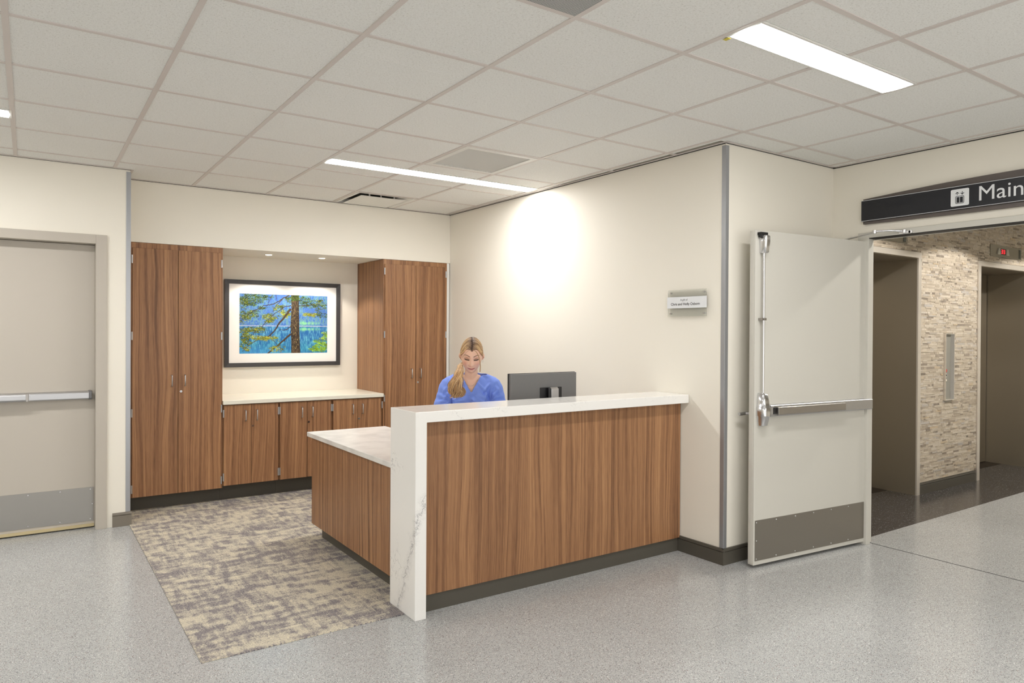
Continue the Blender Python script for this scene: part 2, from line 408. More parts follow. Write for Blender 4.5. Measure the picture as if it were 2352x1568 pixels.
for i in range(-7, 9):      # bars along y
    x = i*T; y1 = .816 if x > 3.74 else (3.886 if x < .72 else 4.246)
    cuts = [(yc-FW, yc+FW) for x0, x1, yc in FIX if x0+.05 < x < x1-.05]
    mb = MB()
    for s0, s1 in segs(YB, y1, cuts): mb.box(x-GB, x+GB, s0, s1, H, H+.006)
    obj('grid_bar', mb, M['grid'], ceil)
for j in range(-7, 7):      # bars along x
    y = j*T; x1 = XO-.002 if y < .82 else side_x(y); x0 = XL if y < 3.8 else .722
    mb = MB().box(x0, x1, y-GB, y+GB, H+.0006, H+.006)
    obj('grid_bar', mb, M['grid'], ceil)
# wall angles round the edge
ang = MB().prism([(3.737,.82),(3.757,.82),(3.7025,4.25),(3.6825,4.25)], H-.001, H+.003)
ang.box(3.74, XO, .797, .819, H-.001, H+.003).box(XO-.022, XO-.001, YB, .819, H-.001, H+.003)
ang.box(.72, 3.70, 4.226, 4.249, H-.001, H+.003).box(XL, .722, 3.866, 3.889, H-.001, H+.003).box(.717, .739, 3.889, 4.249, H-.001, H+.003)
obj('wall_angle', ang, M['grid'], ceil)
gap = MB().prism([(3.7535,.82),(3.7585,.82),(3.7035,4.25),(3.699,4.25)], H-.005, H-.001).box(3.76, XO, .8165, .8195, H-.004, H-.001).box(XO-.0035, XO-.0005, YB, .819, H-.006, H-.001).box(.72, 3.70, 4.2465, 4.2495, H-.004, H-.001).box(XL, .722, 3.8865, 3.8895, H-.003, H-.001)
obj('shadow_gap', gap, M['dark'], ceil)

# --- linear ceiling lights
def ceiling_light(x0, x1, yc, label):
    t = thing('ceiling_light', label, 'ceiling light', ((x0+x1)/2, yc, H))
    a, b = x0+.004, x1-.004; yo, yi = FW-.004, .074
    fr = MB().box(a, b, yc-yo, yc-yi, H-.001, H+.03).box(a, b, yc+yi, yc+yo, H-.001, H+.03).box(a, a+.014, yc-yi, yc+yi, H-.001, H+.03).box(b-.014, b, yc-yi, yc+yi, H-.001, H+.03)
    obj('frame', fr, M['white'], t)
    n = 6; pr = [(yc-yi+2*yi*k/n, H-.004*math.sin(math.pi*k/n)) for k in range(n+1)]
    pr += [(yc+yi, H+.02), (yc-yi, H+.02)]
    obj('lens', MB().prof(pr, 'x', a+.014, b-.014), M['lens'], t, smooth=True)
    return t
labs = ['short wide linear ceiling light above the corridor in front of the open door', 'long linear ceiling light above the reception desk, ending at the right wall',
        'linear ceiling light cut off at the left edge of the picture, before the grey door']
for k, (x0, x1, yc) in enumerate(FIX):
    t = ceiling_light(x0, x1, yc, labs[k] if k < 3 else ['linear ceiling light in the corridor left of the picture, level with the short light','linear ceiling light behind the viewpoint on the door side','linear ceiling light behind the viewpoint, left of the camera','linear ceiling light at the far left end of the corridor','linear ceiling light over the opening side behind the viewpoint','linear ceiling light in the far left corner behind the viewpoint'][k-3])
    if k >= 3: t['group'] = 'corridor lights behind the viewpoint'
    if k == 0: obj('sticker', MB().box(2.455, 2.475, -.222, -.196, H-.0025, H-.0012), M['yellow'], t, label='small yellow sticker')

# --- vents
def vent_return():
    x0, y0 = 4*T, 3*T; x1, y1 = x0+T, y0+T
    t = thing('ceiling_vent', 'square louvred return vent with white frame beside the long ceiling light', 'vent', ((x0+x1)/2, (y0+y1)/2, H))
    b = .052; e = .013
    fr = MB().box(x0+e, x1-e, y0+e, y0+b, H-.002, H+.01).box(x0+e, x1-e, y1-b, y1-e, H-.002, H+.01).box(x0+e, x0+b, y0+b, y1-b, H-.002, H+.01).box(x1-b, x1-e, y0+b, y1-b, H-.002, H+.01)
    obj('frame', fr, M['white'], t, bevel=.001)
    obj('backing', MB().box(x0+b, x1-b, y0+b, y1-b, H+.018, H+.022), mat('vent_backing', (190,188,180), .7), t)
    n = 22
    for k in range(n):
        x = x0+b+.008+k*(T-2*b-.012)/(n-1)
        obj('slat', MB().prof([(x-.010, H+.016), (x-.008, H+.017), (x+.009, H+.002), (x+.007, H+.001)], 'y', y0+b, y1-b), M['white'], t)
vent_return()
def vent_plaque():
    x0, y0 = 4*T, 6*T; x1, y1 = x0+T, 4.246
    t = thing('ceiling_vent', 'square plaque ceiling diffuser with dark gap at the back wall', 'vent', ((x0+x1)/2, (y0+y1)/2, H))
    e = .013; xi0, xi1, yi0, yi1 = x0+.045, x1-.045, y0+.045, y1-.02
    # flared pan
    mb = MB()
    o4 = [(x0+e,y0+e),(x1-e,y0+e),(x1-e,y1),(x0+e,y1)]; i4 = [(xi0,yi0),(xi1,yi0),(xi1,yi1),(xi0,yi1)]; j4 = [(xi0+.05,yi0+.06),(xi1-.05,yi0+.06),(xi1-.05,yi1),(xi0+.05,yi1)]
    vs = [(x,y,H-.001) for x,y in o4]+[(x,y,H+.001) for x,y in i4]+[(x,y,H+.042) for x,y in j4]
    fs = [(i,(i+1)%4,(i+1)%4+4,i+4) for i in range(4)]+[(i+4,(i+1)%4+4,(i+1)%4+8,i+8) for i in range(4)]
    obj('pan', mb.add(vs, fs), M['white'], t)
    obj('throat', MB().box(xi0, xi1, yi0+.05, yi1, H+.0425, H+.044), mat('throat_grey', (92,90,86), .7), t)
    obj('plaque', MB().box(x0+.085, x1-.085, y0+.115, y1-.025, H-.006, H-.002), M['white'], t, bevel=.003)
    for k in (.2, .45, .75):
        x = x0+.085+k*(T-.17); obj('hanger', MB().box(x-.006, x+.006, y0+.13, y0+.138, H-.002, H+.042), M['alu'], t)
vent_plaque()
def vent_perf():
    x0, y0 = 2*T, -T; x1, y1 = x0+T, 0
    t = thing('ceiling_vent', 'dark perforated ceiling vent at the top edge of the picture', 'vent', ((x0+x1)/2, -T/2, H))
    m = mat('perforated_face', (200,200,196), .5); q = NT(m); s = q.sep(q.pos())
    fx = q.math('FRACT', q.math('MULTIPLY', s[0], 1/.0066)); fy = q.math('FRACT', q.math('MULTIPLY', s[1], 1/.0066))
    d = q.math('SQRT', q.math('ADD', q.math('POWER', q.math('SUBTRACT', fx, .5), 2), q.math('POWER', q.math('SUBTRACT', fy, .5), 2)))
    q.out(q.mix(q.math('LESS_THAN', d, .36), srgb(196,198,196), srgb(30,33,36)))
    obj('face', MB().box(x0+.014, x1-.014, y0+.014, y1-.014, H-.001, H+.004), m, t)
vent_perf()

# --- recessed downlights in the header soffit
for k, xx in enumerate((1.933, 2.443)):
    t = thing('recessed_downlight', ('left' if k == 0 else 'right')+' small round downlight in the soffit over the framed print', 'downlight', (xx, 4.547, 2.19))
    mb = MB(); n = 28
    for r0, r1, z0, z1 in ((.040, .030, 2.188, 2.187),): 
        vs = [(xx+r0*math.cos(2*math.pi*a/n), 4.547+r0*math.sin(2*math.pi*a/n), 2.1895) for a in range(n)]+[(xx+r0*math.cos(2*math.pi*a/n), 4.547+r0*math.sin(2*math.pi*a/n), 2.1865) for a in range(n)]+[(xx+r1*math.cos(2*math.pi*a/n), 4.547+r1*math.sin(2*math.pi*a/n), 2.1865) for a in range(n)]+[(xx+r1*math.cos(2*math.pi*a/n), 4.547+r1*math.sin(2*math.pi*a/n), 2.1895) for a in range(n)]
        mb.add(vs, [(a,(a+1)%n,(a+1)%n+q*n,a+q*n) for q in ()]+[(a+q*n,(a+1)%n+q*n,(a+1)%n+(q+1)*n,a+(q+1)*n) for q in range(3) for a in range(n)])
    obj('trim_ring', mb, M['white'], t, smooth=True)
    obj('lens', MB().cyl((xx, 4.547, 2.1872), 'z', .030, .0018, 24), M['dlens'], t)
    L = bpy.data.lights.new('downlight_beam', 'SPOT'); L.energy = 17; L.spot_size = math.radians(116); L.spot_blend = .28; L.shadow_soft_size = .03; L.color = (1, .94, .84)
    lo = bpy.data.objects.new('downlight_beam', L); COL.objects.link(lo); lo.parent = t; lo.location = (0, 0, -.006)

# --- elevator lobby lights (recessed cans near the stone wall, out of the frame)
for k, xx in enumerate((5.9, 7.5, 9.1, 10.6)):
    t = thing('lobby_downlight', ['round lobby downlight nearest the open door','round lobby downlight before the call panel','round lobby downlight before the right elevator','round lobby downlight at the far end of the lobby'][k], 'downlight', (xx, .15, H), group='lobby ceiling downlights')
    obj('lens', MB().cyl((xx, .15, H-.002), 'z', .06, .0018, 24), M['dlens'], t)
    L = bpy.data.lights.new('lobby_beam', 'SPOT'); L.energy = 56; L.spot_size = math.radians(142); L.spot_blend = .12; L.shadow_soft_size = .05; L.color = (1, .96, .90)
    lo = bpy.data.objects.new('lobby_beam', L); COL.objects.link(lo); lo.parent = t; lo.location = (0, 0, -.008)

# --- door_1: grey door in the left wall
d1 = obj('door_1', MB().box(-.775, .489, 3.975, 4.02, .012, 2.112), M['doorgrey'], bevel=.0015); struct(d1, 'greige steel door with a push bar and steel kick plate')
fr = MB()
fr.box(.489, .562, 3.872, 3.99, 0, 2.182).box(-.85, -.777, 3.872, 3.99, 0, 2.182).box(-.777, .489, 3.872, 3.99, 2.115, 2.182)
fr.box(.4885, .515, 3.99, 4.05, 0, 2.115)
obj('door_frame', fr, M['framegrey'], d1, bevel=.002)
obj('kick_plate', MB().box(-.74, .484, 3.9725, 3.9745, .050, .303), mat('kick_plate_steel_dull', (158,155,150), .30, metal=1), d1)
scr = MB()
for z in (.066, .288):
    for x in (-.5, -.31, -.12, .075, .27, .462): scr.cyl((x, 3.9705, z), 'y', .0035, .002, 8)
for z in (.177,): scr.cyl((.475, 3.9705, z), 'y', .0035, .002, 8)
obj('screw', scr, M['chrome'], d1)['kind'] = 'stuff'
obj('door_sweep', MB().box(-.77, .486, 3.962, 3.9745, .010, .030), M['door_edge'], d1)
pb = MB().prof([(3.9745,.962),(3.925,.966),(3.918,.974),(3.918,1.014),(3.925,1.022),(3.9745,1.026)], 'x', -.70, .455)
obj('push_bar', pb, M['alu'], d1, bevel=.001)
obj('push_pad', MB().prof([(3.93,.970),(3.902,.972),(3.896,.980),(3.896,1.010),(3.902,1.018),(3.93,1.020)], 'x', -.65, .062), M['alu'], d1, bevel=.001)
obj('bar_collar', MB().box(.060, .078, 3.899, 3.93, .966, 1.022), M['steel'], d1, bevel=.002)
obj('end_cap', MB().prof([(3.9745,.958),(3.924,.962),(3.912,.974),(3.912,1.016),(3.924,1.026),(3.9745,1.030)], 'x', .448, .468), mat('grey_end_cap', (110,110,112), .4), d1, bevel=.002)

# --- door_2: open leaf of the corridor doors, with its frame
LA = math.atan2(.565-.667, 4.985-3.857)
d2 = bpy.data.objects.new('door_2', None); COL.objects.link(d2); d2.location = (3.857, .667, 0); d2.rotation_euler = (0, 0, LA)
struct(d2, 'off-white steel door leaf standing open at the elevator lobby'); LW = 1.132
def L2(name, mb, m, **k): return obj(name, mb, m, d2, local=True, **k)
L2('leaf', MB().box(0, LW, 0, .045, .018, 2.128), M['doorwhite'], bevel=.003)
L2('edge_strip', MB().box(-.0035, -.0005, .010, .035, .03, 2.12), M['doorwhite'])
L2('kick_plate', MB().box(.012, LW-.012, -.0022, -.0003, .045, .300), M['kicksteel'])
scr = MB()
for z in (.058, .287):
    for k in range(7): scr.cyl((.024+k*(LW-.048)/6, -.004, z), 'y', .0035, .002, 8)
for x in (.024, LW-.024):
    for z in (.172,): scr.cyl((x, -.004, z), 'y', .0035, .002, 8)
L2('screw', scr, M['signwhite'])['kind'] = 'stuff'
L2('vertical_rod', MB().tube([(.052,-.022,1.08),(.052,-.022,2.0)], .0075, 14), M['chrome'], smooth=True)
L2('rod_clip', MB().box(.028, .070, -.030, 0, 1.560, 1.575).cyl((.052,-.034,1.5675), 'y', .008, .006, 12), M['steel'], bevel=.001)
# top latch case: tapered box
def taper_case(x0, x1, dep, z0, z1, tx, ty, steps):
    mb = MB(); rings = []
    for q, (z, s, d) in enumerate(steps):
        c = (x0+x1)/2; hw = (x1-x0)/2*s; dd = dep*d
        ch = min(hw, dd)*.45
        ring = [(c-hw, 0, z), (c-hw, -dd+ch, z), (c-hw+ch*.5, -dd+ch*.25, z), (c-hw+ch, -dd, z), (c+hw-ch, -dd, z), (c+hw-ch*.5, -dd+ch*.25, z), (c+hw, -dd+ch, z), (c+hw, 0, z)]
        rings.append(ring)
    vs = [p for r in rings for p in r]; k = 8
    fs = [(a+i*k, (a+1)%k+i*k, (a+1)%k+(i+1)*k, a+(i+1)*k) for i in range(len(rings)-1) for a in range(k)]+[tuple(range(k)), tuple(range((len(rings)-1)*k, len(rings)*k))]
    return mb.add(vs, fs)
L2('top_latch', taper_case(.030, .082, .052, 0, 0, 0, 0, [(1.982,.72,.75),(1.988,.82,.86),(2.03,.9,.93),(2.055,1,1),(2.086,1,1),(2.092,.9,.9)]), M['chrome'], smooth=True)
L2('latch_bolt', MB().box(.016, .078, -.030, 0, 2.094, 2.112).box(.018, .030, -.034, -.006, 2.080, 2.098), M['black'], bevel=.001)
L2('latch_case', taper_case(.018, .084, .062, 0, 0, 0, 0, [(.895,.62,.45),(.90,.80,.72),(.93,.88,.84),(.957,.98,.94),(.962,1.06,1.02),(1.012,1.06,1.02),(1.018,.98,.94),(1.05,.92,.88),(1.092,.82,.74),(1.104,.64,.5)]), M['chrome'], smooth=True)
L2('bar_neck', MB().box(.080, .118, -.048, -.008, .968, 1.012), M['alu'], bevel=.003)
L2('push_rail', MB().prof([(0,.950),(-.030,.952),(-.034,.958),(-.034,1.020),(-.030,1.024),(0,1.026)], 'x', .112, LW+.01), M['alu'], bevel=.001)
L2('push_pad', MB().prof([(-.03,.960),(-.066,.963),(-.070,.970),(-.070,1.008),(-.066,1.014),(-.03,1.016)], 'x', .140, .80), M['steel'], bevel=.0015)
L2('pad_gap', MB().box(.118, .124, -.050, -.020, .970, 1.010), M['black'])
L2('pull_handle', MB().tube([(.05,.045,.965),(.035,.10,.965),(-.002,.105,.962),(-.018,.105,.962)], .010, 12), M['alu'], smooth=True)
L2('closer_body', MB().box(.80, 1.08, .045, .095, 2.06, 2.118), M['doorwhite'], bevel=.004)
L2('hinge', MB().cyl((LW+.004, .010, .25), 'z', .008, .11, 12).cyl((LW+.004, .010, 1.05), 'z', .008, .11, 12).cyl((LW+.004, .010, 1.86), 'z', .008, .11, 12), M['steel'])
# its frame and closer arm
fr = MB().box(4.952, 5.003, .548, .624, 0, 2.188).box(5.003, 5.058, .569, .624, 0, 2.188).box(4.952, 5.058, -1.86, .548, 2.150, 2.188).box(4.952, 5.058, -1.89, -1.86, 0, 2.188)
fr.box(5.046, 5.058, -1.86, .569, 2.142, 2.150)
o = obj('trim_3', fr, M['doorwhite'], bevel=.002); struct(o, 'off-white steel frame of the opening to the elevator lobby')
obj('head_seal', MB().box(4.957, 5.045, -1.85, .5475, 2.1452, 2.1499), M['black'], o, label='black strip under the door head')
cl = MB().tube([(4.915,.700,2.150),(4.868,.462,2.172)], .0065, 10).tube([(4.868,.462,2.178),(4.905,.375,2.177),(4.938,.300,2.166)], .006, 10)
cl.cyl((4.868,.462,2.163), 'z', .014, .022, 16).cyl((4.936,.300,2.156), 'z', .013, .02, 16).box(4.940, 4.951, .262, .335, 2.152, 2.168).cyl((4.94,.262,2.160), 'x', .012, .01, 14)
obj('closer_arm', cl, M['chrome'], o, smooth=True, label='chrome door closer arm')

# ================================================================== ELEVATOR LOBBY
def elevator(x0, x1, label):
    t = thing('elevator', label, 'elevator', ((x0+x1)/2, 1.35, 0))
    obj('door_panel', MB().box(x0+.012, (x0+x1)/2-.001, 1.535, 1.56, .008, 2.17), M['elevdoor'], t)
    obj('door_panel', MB().box((x0+x1)/2+.001, x1-.012, 1.535, 1.56, .008, 2.17), M['elevdoor'], t)
    ret = MB().box(x1, x1+.02, 1.1195, 1.56, 0, 2.18); obj('return_panel', ret, M['elev'], t)
    obj('return_panel', MB().box(x0-.02, x0, 1.119, 1.56, 0, 2.18), M['elev'], t)
    obj('head_panel', MB().box(x0, x1, 1.119, 1.56, 2.172, 2.18), M['elev'], t)
    obj('jamb_trim', MB().box(x1-.002, x1+.052, 1.104, 1.119, 0, 2.178), M['elevtrim'], t, bevel=.001)
    obj('jamb_trim', MB().box(x0-.052, x0+.002, 1.104, 1.119, 0, 2.178), M['elevtrim'], t, bevel=.001)
    obj('head_trim', MB().box(x0-.052, x1+.052, 1.104, 1.119, 2.178, 2.229), M['elevtrim'], t, bevel=.001)
    obj('sill', MB().box(x0, x1, 1.376, 1.56, 0, .0025), M['brownsill'], t)
    obj('gap_strip', MB().box(x1-.030, x1-.012, 1.545, 1.56, 0, 2.17), M['black'], t)
elevator(5.60, 6.832, 'dark steel elevator doorway half hidden behind the open door leaf')
elevator(8.102, 9.338, 'dark steel elevator doorway at the right edge of the picture')
# stone cladding on the lobby wall
lw = bpy.data.objects['wall_lobby']
excl = [(5.545, 6.887, 0, 2.232), (8.047, 9.393, 0, 2.232), (7.345, 7.533, .842, 1.494), (8.325, 9.105, 2.293, 2.42), (5.87, 6.645, 2.293, 2.42), (6.887, 8.047, 0, .104)]
stones = []
z = .0
row = 0
while z < H:
    h = random.choice((.012, .015, .015, .018, .022)); h = min(h, H-z)
    x = 5.16-random.uniform(0, .1)
    while x < 10.9:
        L = random.choice((.035, .05, .075, .10, .14))*random.uniform(.85, 1.15); a, b = x, x+L; x = b
        rs = [(max(a, 5.16), min(b, 10.9), z, z+h)]
        for e in excl: rs = [q for r in rs for q in subtract(r, (e[0], e[1], e[2], e[3]))]
        for r in rs:
            if r[1]-r[0] > .012 and r[3]-r[2] > .005: stones.append(r)
    z += h
def stone_mb(mb, r):
    x0, x1, z0, z1 = r; g = .0; x0 += g; x1 -= g; z0 += g; z1 -= g*.6
    y = 1.1235; d = random.choice((.006, .007, .0075, .008, .010))
    j = lambda: random.uniform(-.0008, .0008)
    e = .0004
    mb.add([(x0,y,z0),(x1,y,z0),(x1,y,z1),(x0,y,z1),(x0+e,y-d+j(),z0+e),(x1-e,y-d+j(),z0+e),(x1-e,y-d+j(),z1-e),(x0+e,y-d+j(),z1-e)],
           [(4,5,6,7),(0,1,5,4),(1,2,6,5),(2,3,7,6),(3,0,4,7)])
vis = [r for r in stones if 6.88 < r[0] and r[1] < 8.06 and r[3] < 2.25]
vis.sort(key=lambda r: -(r[1]-r[0])*(r[3]-r[2])*(1/(r[0]-4)))
big = set(vis[:300]); rest = MB()
for r in stones:
    if r in big: continue
    stone_mb(rest, r)
for r in vis[:300]:
    mb = MB(); stone_mb(mb, r); obj('stone', mb, M['stone'], lw)
so = obj('stone_cladding', rest, M['stone'], bpy.data.objects['wall_lobby_top']); so['kind'] = 'stuff'
# call station
t = thing('elevator_call_panel', 'narrow recessed steel call panel with three round buttons on the stone wall', 'call panel', (7.44, 1.11, .845))
cp = MB().box(7.350, 7.357, 1.098, 1.121, .847, 1.490).box(7.523, 7.530, 1.098, 1.121, .847, 1.490).box(7.357, 7.523, 1.098, 1.121, 1.483, 1.490).box(7.357, 7.523, 1.098, 1.121, .847, .854)
obj('frame', cp, M['elevtrim'], t)
obj('back_plate', MB().box(7.357, 7.500, 1.1195, 1.1225, .854, 1.483), mat('call_plate_steel', (158,156,148), .4, metal=.25), t)
obj('side_plate', MB().prism([(7.495,1.1195),(7.523,1.099),(7.523,1.121)], .854, 1.483), M['alu'], t)
for zz, colr, ring in ((1.131, (205,60,50), (190,70,60)), (1.087, (60,56,50), (225,225,220)), (1.040, (245,240,225), (150,140,110))):
    b = obj('button', MB().cyl((7.405, 1.1165, zz), 'y', .0165, .003, 24), mat('button_ring', ring, .4), t)
    obj('button_face', MB().cyl((7.405, 1.1150, zz), 'y', .0105, .003, 20), mat('button_face_colour', colr, .4), b)
# indicators
def indicator(x0, x1, label):
    t = thing('floor_indicator', label, 'indicator', ((x0+x1)/2, 1.11, 2.296))
    obj('plate', MB().box(x0, x1, 1.112, 1.120, 2.296, 2.418), mat('indicator_steel', (160,154,140), .35, metal=.8), t, bevel=.001)
    a = x0+.27*(x1-x0)
    obj('side_window', MB().box(x1-.075, x1-.030, 1.1095, 1.1125, 2.305, 2.405), mat('smoked_window', (70,72,66), .2), t)
    disp = obj('display', MB().box(a+.02, a+.145, 1.106, 1.1125, 2.325, 2.385), mat('display_black', (40,6,8), .2), t)
    sg = MB()
    for gx in (a+.035, a+.085):   # two seven-segment ones and figures
        for zc in (2.334, 2.352, 2.371): sg.box(gx, gx+.03, 1.1045, 1.1062, zc, zc+.004)
        sg.box(gx+.028, gx+.034, 1.1045, 1.1062, 2.336, 2.374)
    obj('lit_segments', sg, mat('red_segments', (160,20,25), .4, emis=(255,30,40), es=2.0), disp)
    for xa, xb, s in ((a-.06, a+.012, 1), (a+.155, a+.225, -1)):
        pr = [(xa, 2.322), (xb, 2.322), (xb-.012 if s == 1 else xb-.03, 2.385), (xa+.03 if s == 1 else xa+.012, 2.385)]
        obj('arrow_lens', MB().prof([(p[0], p[1]) for p in pr], 'y', 1.100, 1.1125), mat('frosted_lens', (196,192,180), .3), t, bevel=.002)
indicator(8.330, 9.100, 'wide steel floor indicator with red digits above the right elevator')
indicator(5.875, 6.640, 'steel floor indicator above the elevator behind the open door, mostly hidden')

# ================================================================== CABINETS
FY = 4.24      # door face plane
def hinge(parent, x, z, hw=.011):
    h = MB().cyl((x, FY-.004, z), 'z', .0055, .066, 12)
    h.box(x-.0062, x+.0062, FY-.002, FY+.001, z, z+.066)
    o = obj('hinge', h, M['alu'], parent, smooth=True)
def pull(parent, x, z0, z1):
    obj('handle', MB().tube([(x,FY,z0+.004),(x,FY-.022,z0+.004),(x,FY-.028,z0+.010),(x,FY-.028,z1-.010),(x,FY-.022,z1-.004),(x,FY,z1-.004)], .0045, 10), M['alu'], parent, smooth=True)
def lock(parent, x, z):
    o = obj('lock', MB().cyl((x, FY-.006, z), 'y', .0095, .006, 18), M['chrome'], parent)
    obj('keyhole', MB().box(x-.0012, x+.0012, FY-.0066, FY-.006, z-.005, z+.005), M['black'], o)
def cab_door(t, x0, x1, z0, z1):
    return obj('door', MB().box(x0, x1, FY, FY+.019, z0, z1), M['wood'], t, bevel=.0012)
def tall(name, label, x0, x1, dl, dsplit, dr, hz, hx, lockx):
    t = thing(name, label, 'cabinet', ((x0+x1)/2, 4.5, 0))
    c = MB().box(x0, x0+.019, FY+.021, 4.9, .125, 2.188).box(x1-.019, x1, FY+.021, 4.9, .125, 2.188).box(x0+.019, x1-.019, FY+.04, 4.9, .125, .145).box(x0+.019, x1-.019, FY+.04, 4.9, 2.15, 2.188).box(x0+.019, x1-.019, 4.88, 4.9, .145, 2.15)
    obj('carcass', c, M['wood'], t)
    f = MB().box(x0, dl+.006, FY+.012, FY+.021, .125, 2.188).box(dr-.006, x1, FY+.012, FY+.021, .125, 2.188).box(dl+.006, dr-.006, FY+.014, FY+.021, 2.12, 2.188)
    obj('face_frame', f, M['wood'], t)
    a = cab_door(t, dl, dsplit-.0018, .127, 2.143); b = cab_door(t, dsplit+.0018, dr, .127, 2.143)
    for zz in hz: hinge(a, hx[0], zz); hinge(b, hx[1], zz)
    pull(a, dsplit-.050, 1.014, 1.112); pull(b, dsplit+.050, 1.014, 1.112); lock(b, lockx, .972)
    obj('toe_kick', MB().box(x0, x1, FY+.11, FY+.125, 0, .125), M['toe'], t)
    return t
tall('tall_cabinet', 'tall walnut double-door cabinet at the left end of the recess', .752, 1.462, .770, 1.110, 1.450, (.163, .778, 1.400, 2.018), (.766, 1.4515), 1.131)
tr = tall('tall_cabinet', 'tall walnut double-door cabinet standing against the right wall', 2.957, 3.668, 2.972, 3.308, 3.648, (.163, .795, 1.418, 2.037), (2.967, 3.652), 3.330)
obj('filler', MB().box(3.670, 3.698, FY+.014, FY+.024, .006, 2.188), M['white'], tr, label='narrow pale filler strip at the wall')
bx = [(1.4635, 1.472, 1.703, 1.936, 1.9445, 'low walnut double-door cabinet next to the left tall cabinet'),
      (1.9455, 1.954, 2.202, 2.428, 2.4375, 'middle low walnut double-door cabinet under the cream counter'),
      (2.4385, 2.449, 2.692, 2.928, 2.950, 'low walnut double-door cabinet beside the right tall cabinet')]
for k, (x0, dl, sp, dr, x1, lab) in enumerate(bx):
    t = thing('base_cabinet', lab, 'cabinet', ((x0+x1)/2, 4.5, 0))
    c = MB().box(x0, x0+.016, FY+.021, 4.9, .142, .84).box(x1-.016, x1, FY+.021, 4.9, .142, .84).box(x0+.016, x1-.016, FY+.04, 4.9, .142, .16).box(x0+.016, x1-.016, 4.88, 4.9, .16, .84).box(x0+.016, x1-.016, FY+.024, FY+.10, .815, .84)
    obj('carcass', c, M['wood'], t)
    a = cab_door(t, dl, sp-.0015, .142, .834); b = cab_door(t, sp+.0015, dr, .142, .834)
    for zz in (.185, .732): hinge(a, x0+.0062, zz, .0055); hinge(b, x1-.0062, zz, .0055)
    pull(a, sp-.052, .690, .788); pull(b, sp+.045, .690, .788); lock(b, sp+.012, .646)
    obj('toe_kick', MB().box(x0, x1, FY+.11, FY+.125, 0, .141), M['toe'], t)
ct = obj('countertop', MB().box(1.464, 2.955, 4.222, 4.904, .842, .876), M['countercream'], bevel=.003)
tag(ct, 'cream countertop over the low walnut cabinets below the framed print', 'countertop')
FX0, FX1, FZ0, FZ1 = 1.616, 2.757, 1.131, 1.969
# the framed print
fp = thing('framed_print', 'wide framed lake and tree photograph hanging over the cream counter', 'picture', ((FX0+FX1)/2, 4.885, FZ0))
def mitre(x0, x1, z0, z1, wd, y0, y1):
    o = [(x0,z0),(x1,z0),(x1,z1),(x0,z1)]; i = [(x0+wd,z0+wd),(x1-wd,z0+wd),(x1-wd,z1-wd),(x0+wd,z1-wd)]
    vs = [(x,y,z) for y in (y0,) for x,z in o]+[(x,y0+.004,z) for x,z in i]+[(x,y1,z) for x,z in o]+[(x,y1,z) for x,z in i]
    fs = []
    for a in range(4):
        b = (a+1)%4; fs += [(a,b,b+4,a+4),(a,b,b+8,a+8),(a+4,b+4,b+12,a+12),(a+8,b+8,b+12,a+12)]
    return MB().add(vs, fs)
obj('frame', mitre(FX0, FX1, FZ0, FZ1, .040, 4.868, 4.902), M['frameblack'], fp, bevel=.0015)
obj('mat_board', MB().box(FX0+.039, FX1-.039, 4.884, 4.890, FZ0+.036, FZ1-.036), M['mat'], fp)
PX0, PX1, PZ0, PZ1 = 1.753, 2.622, 1.260, 1.838
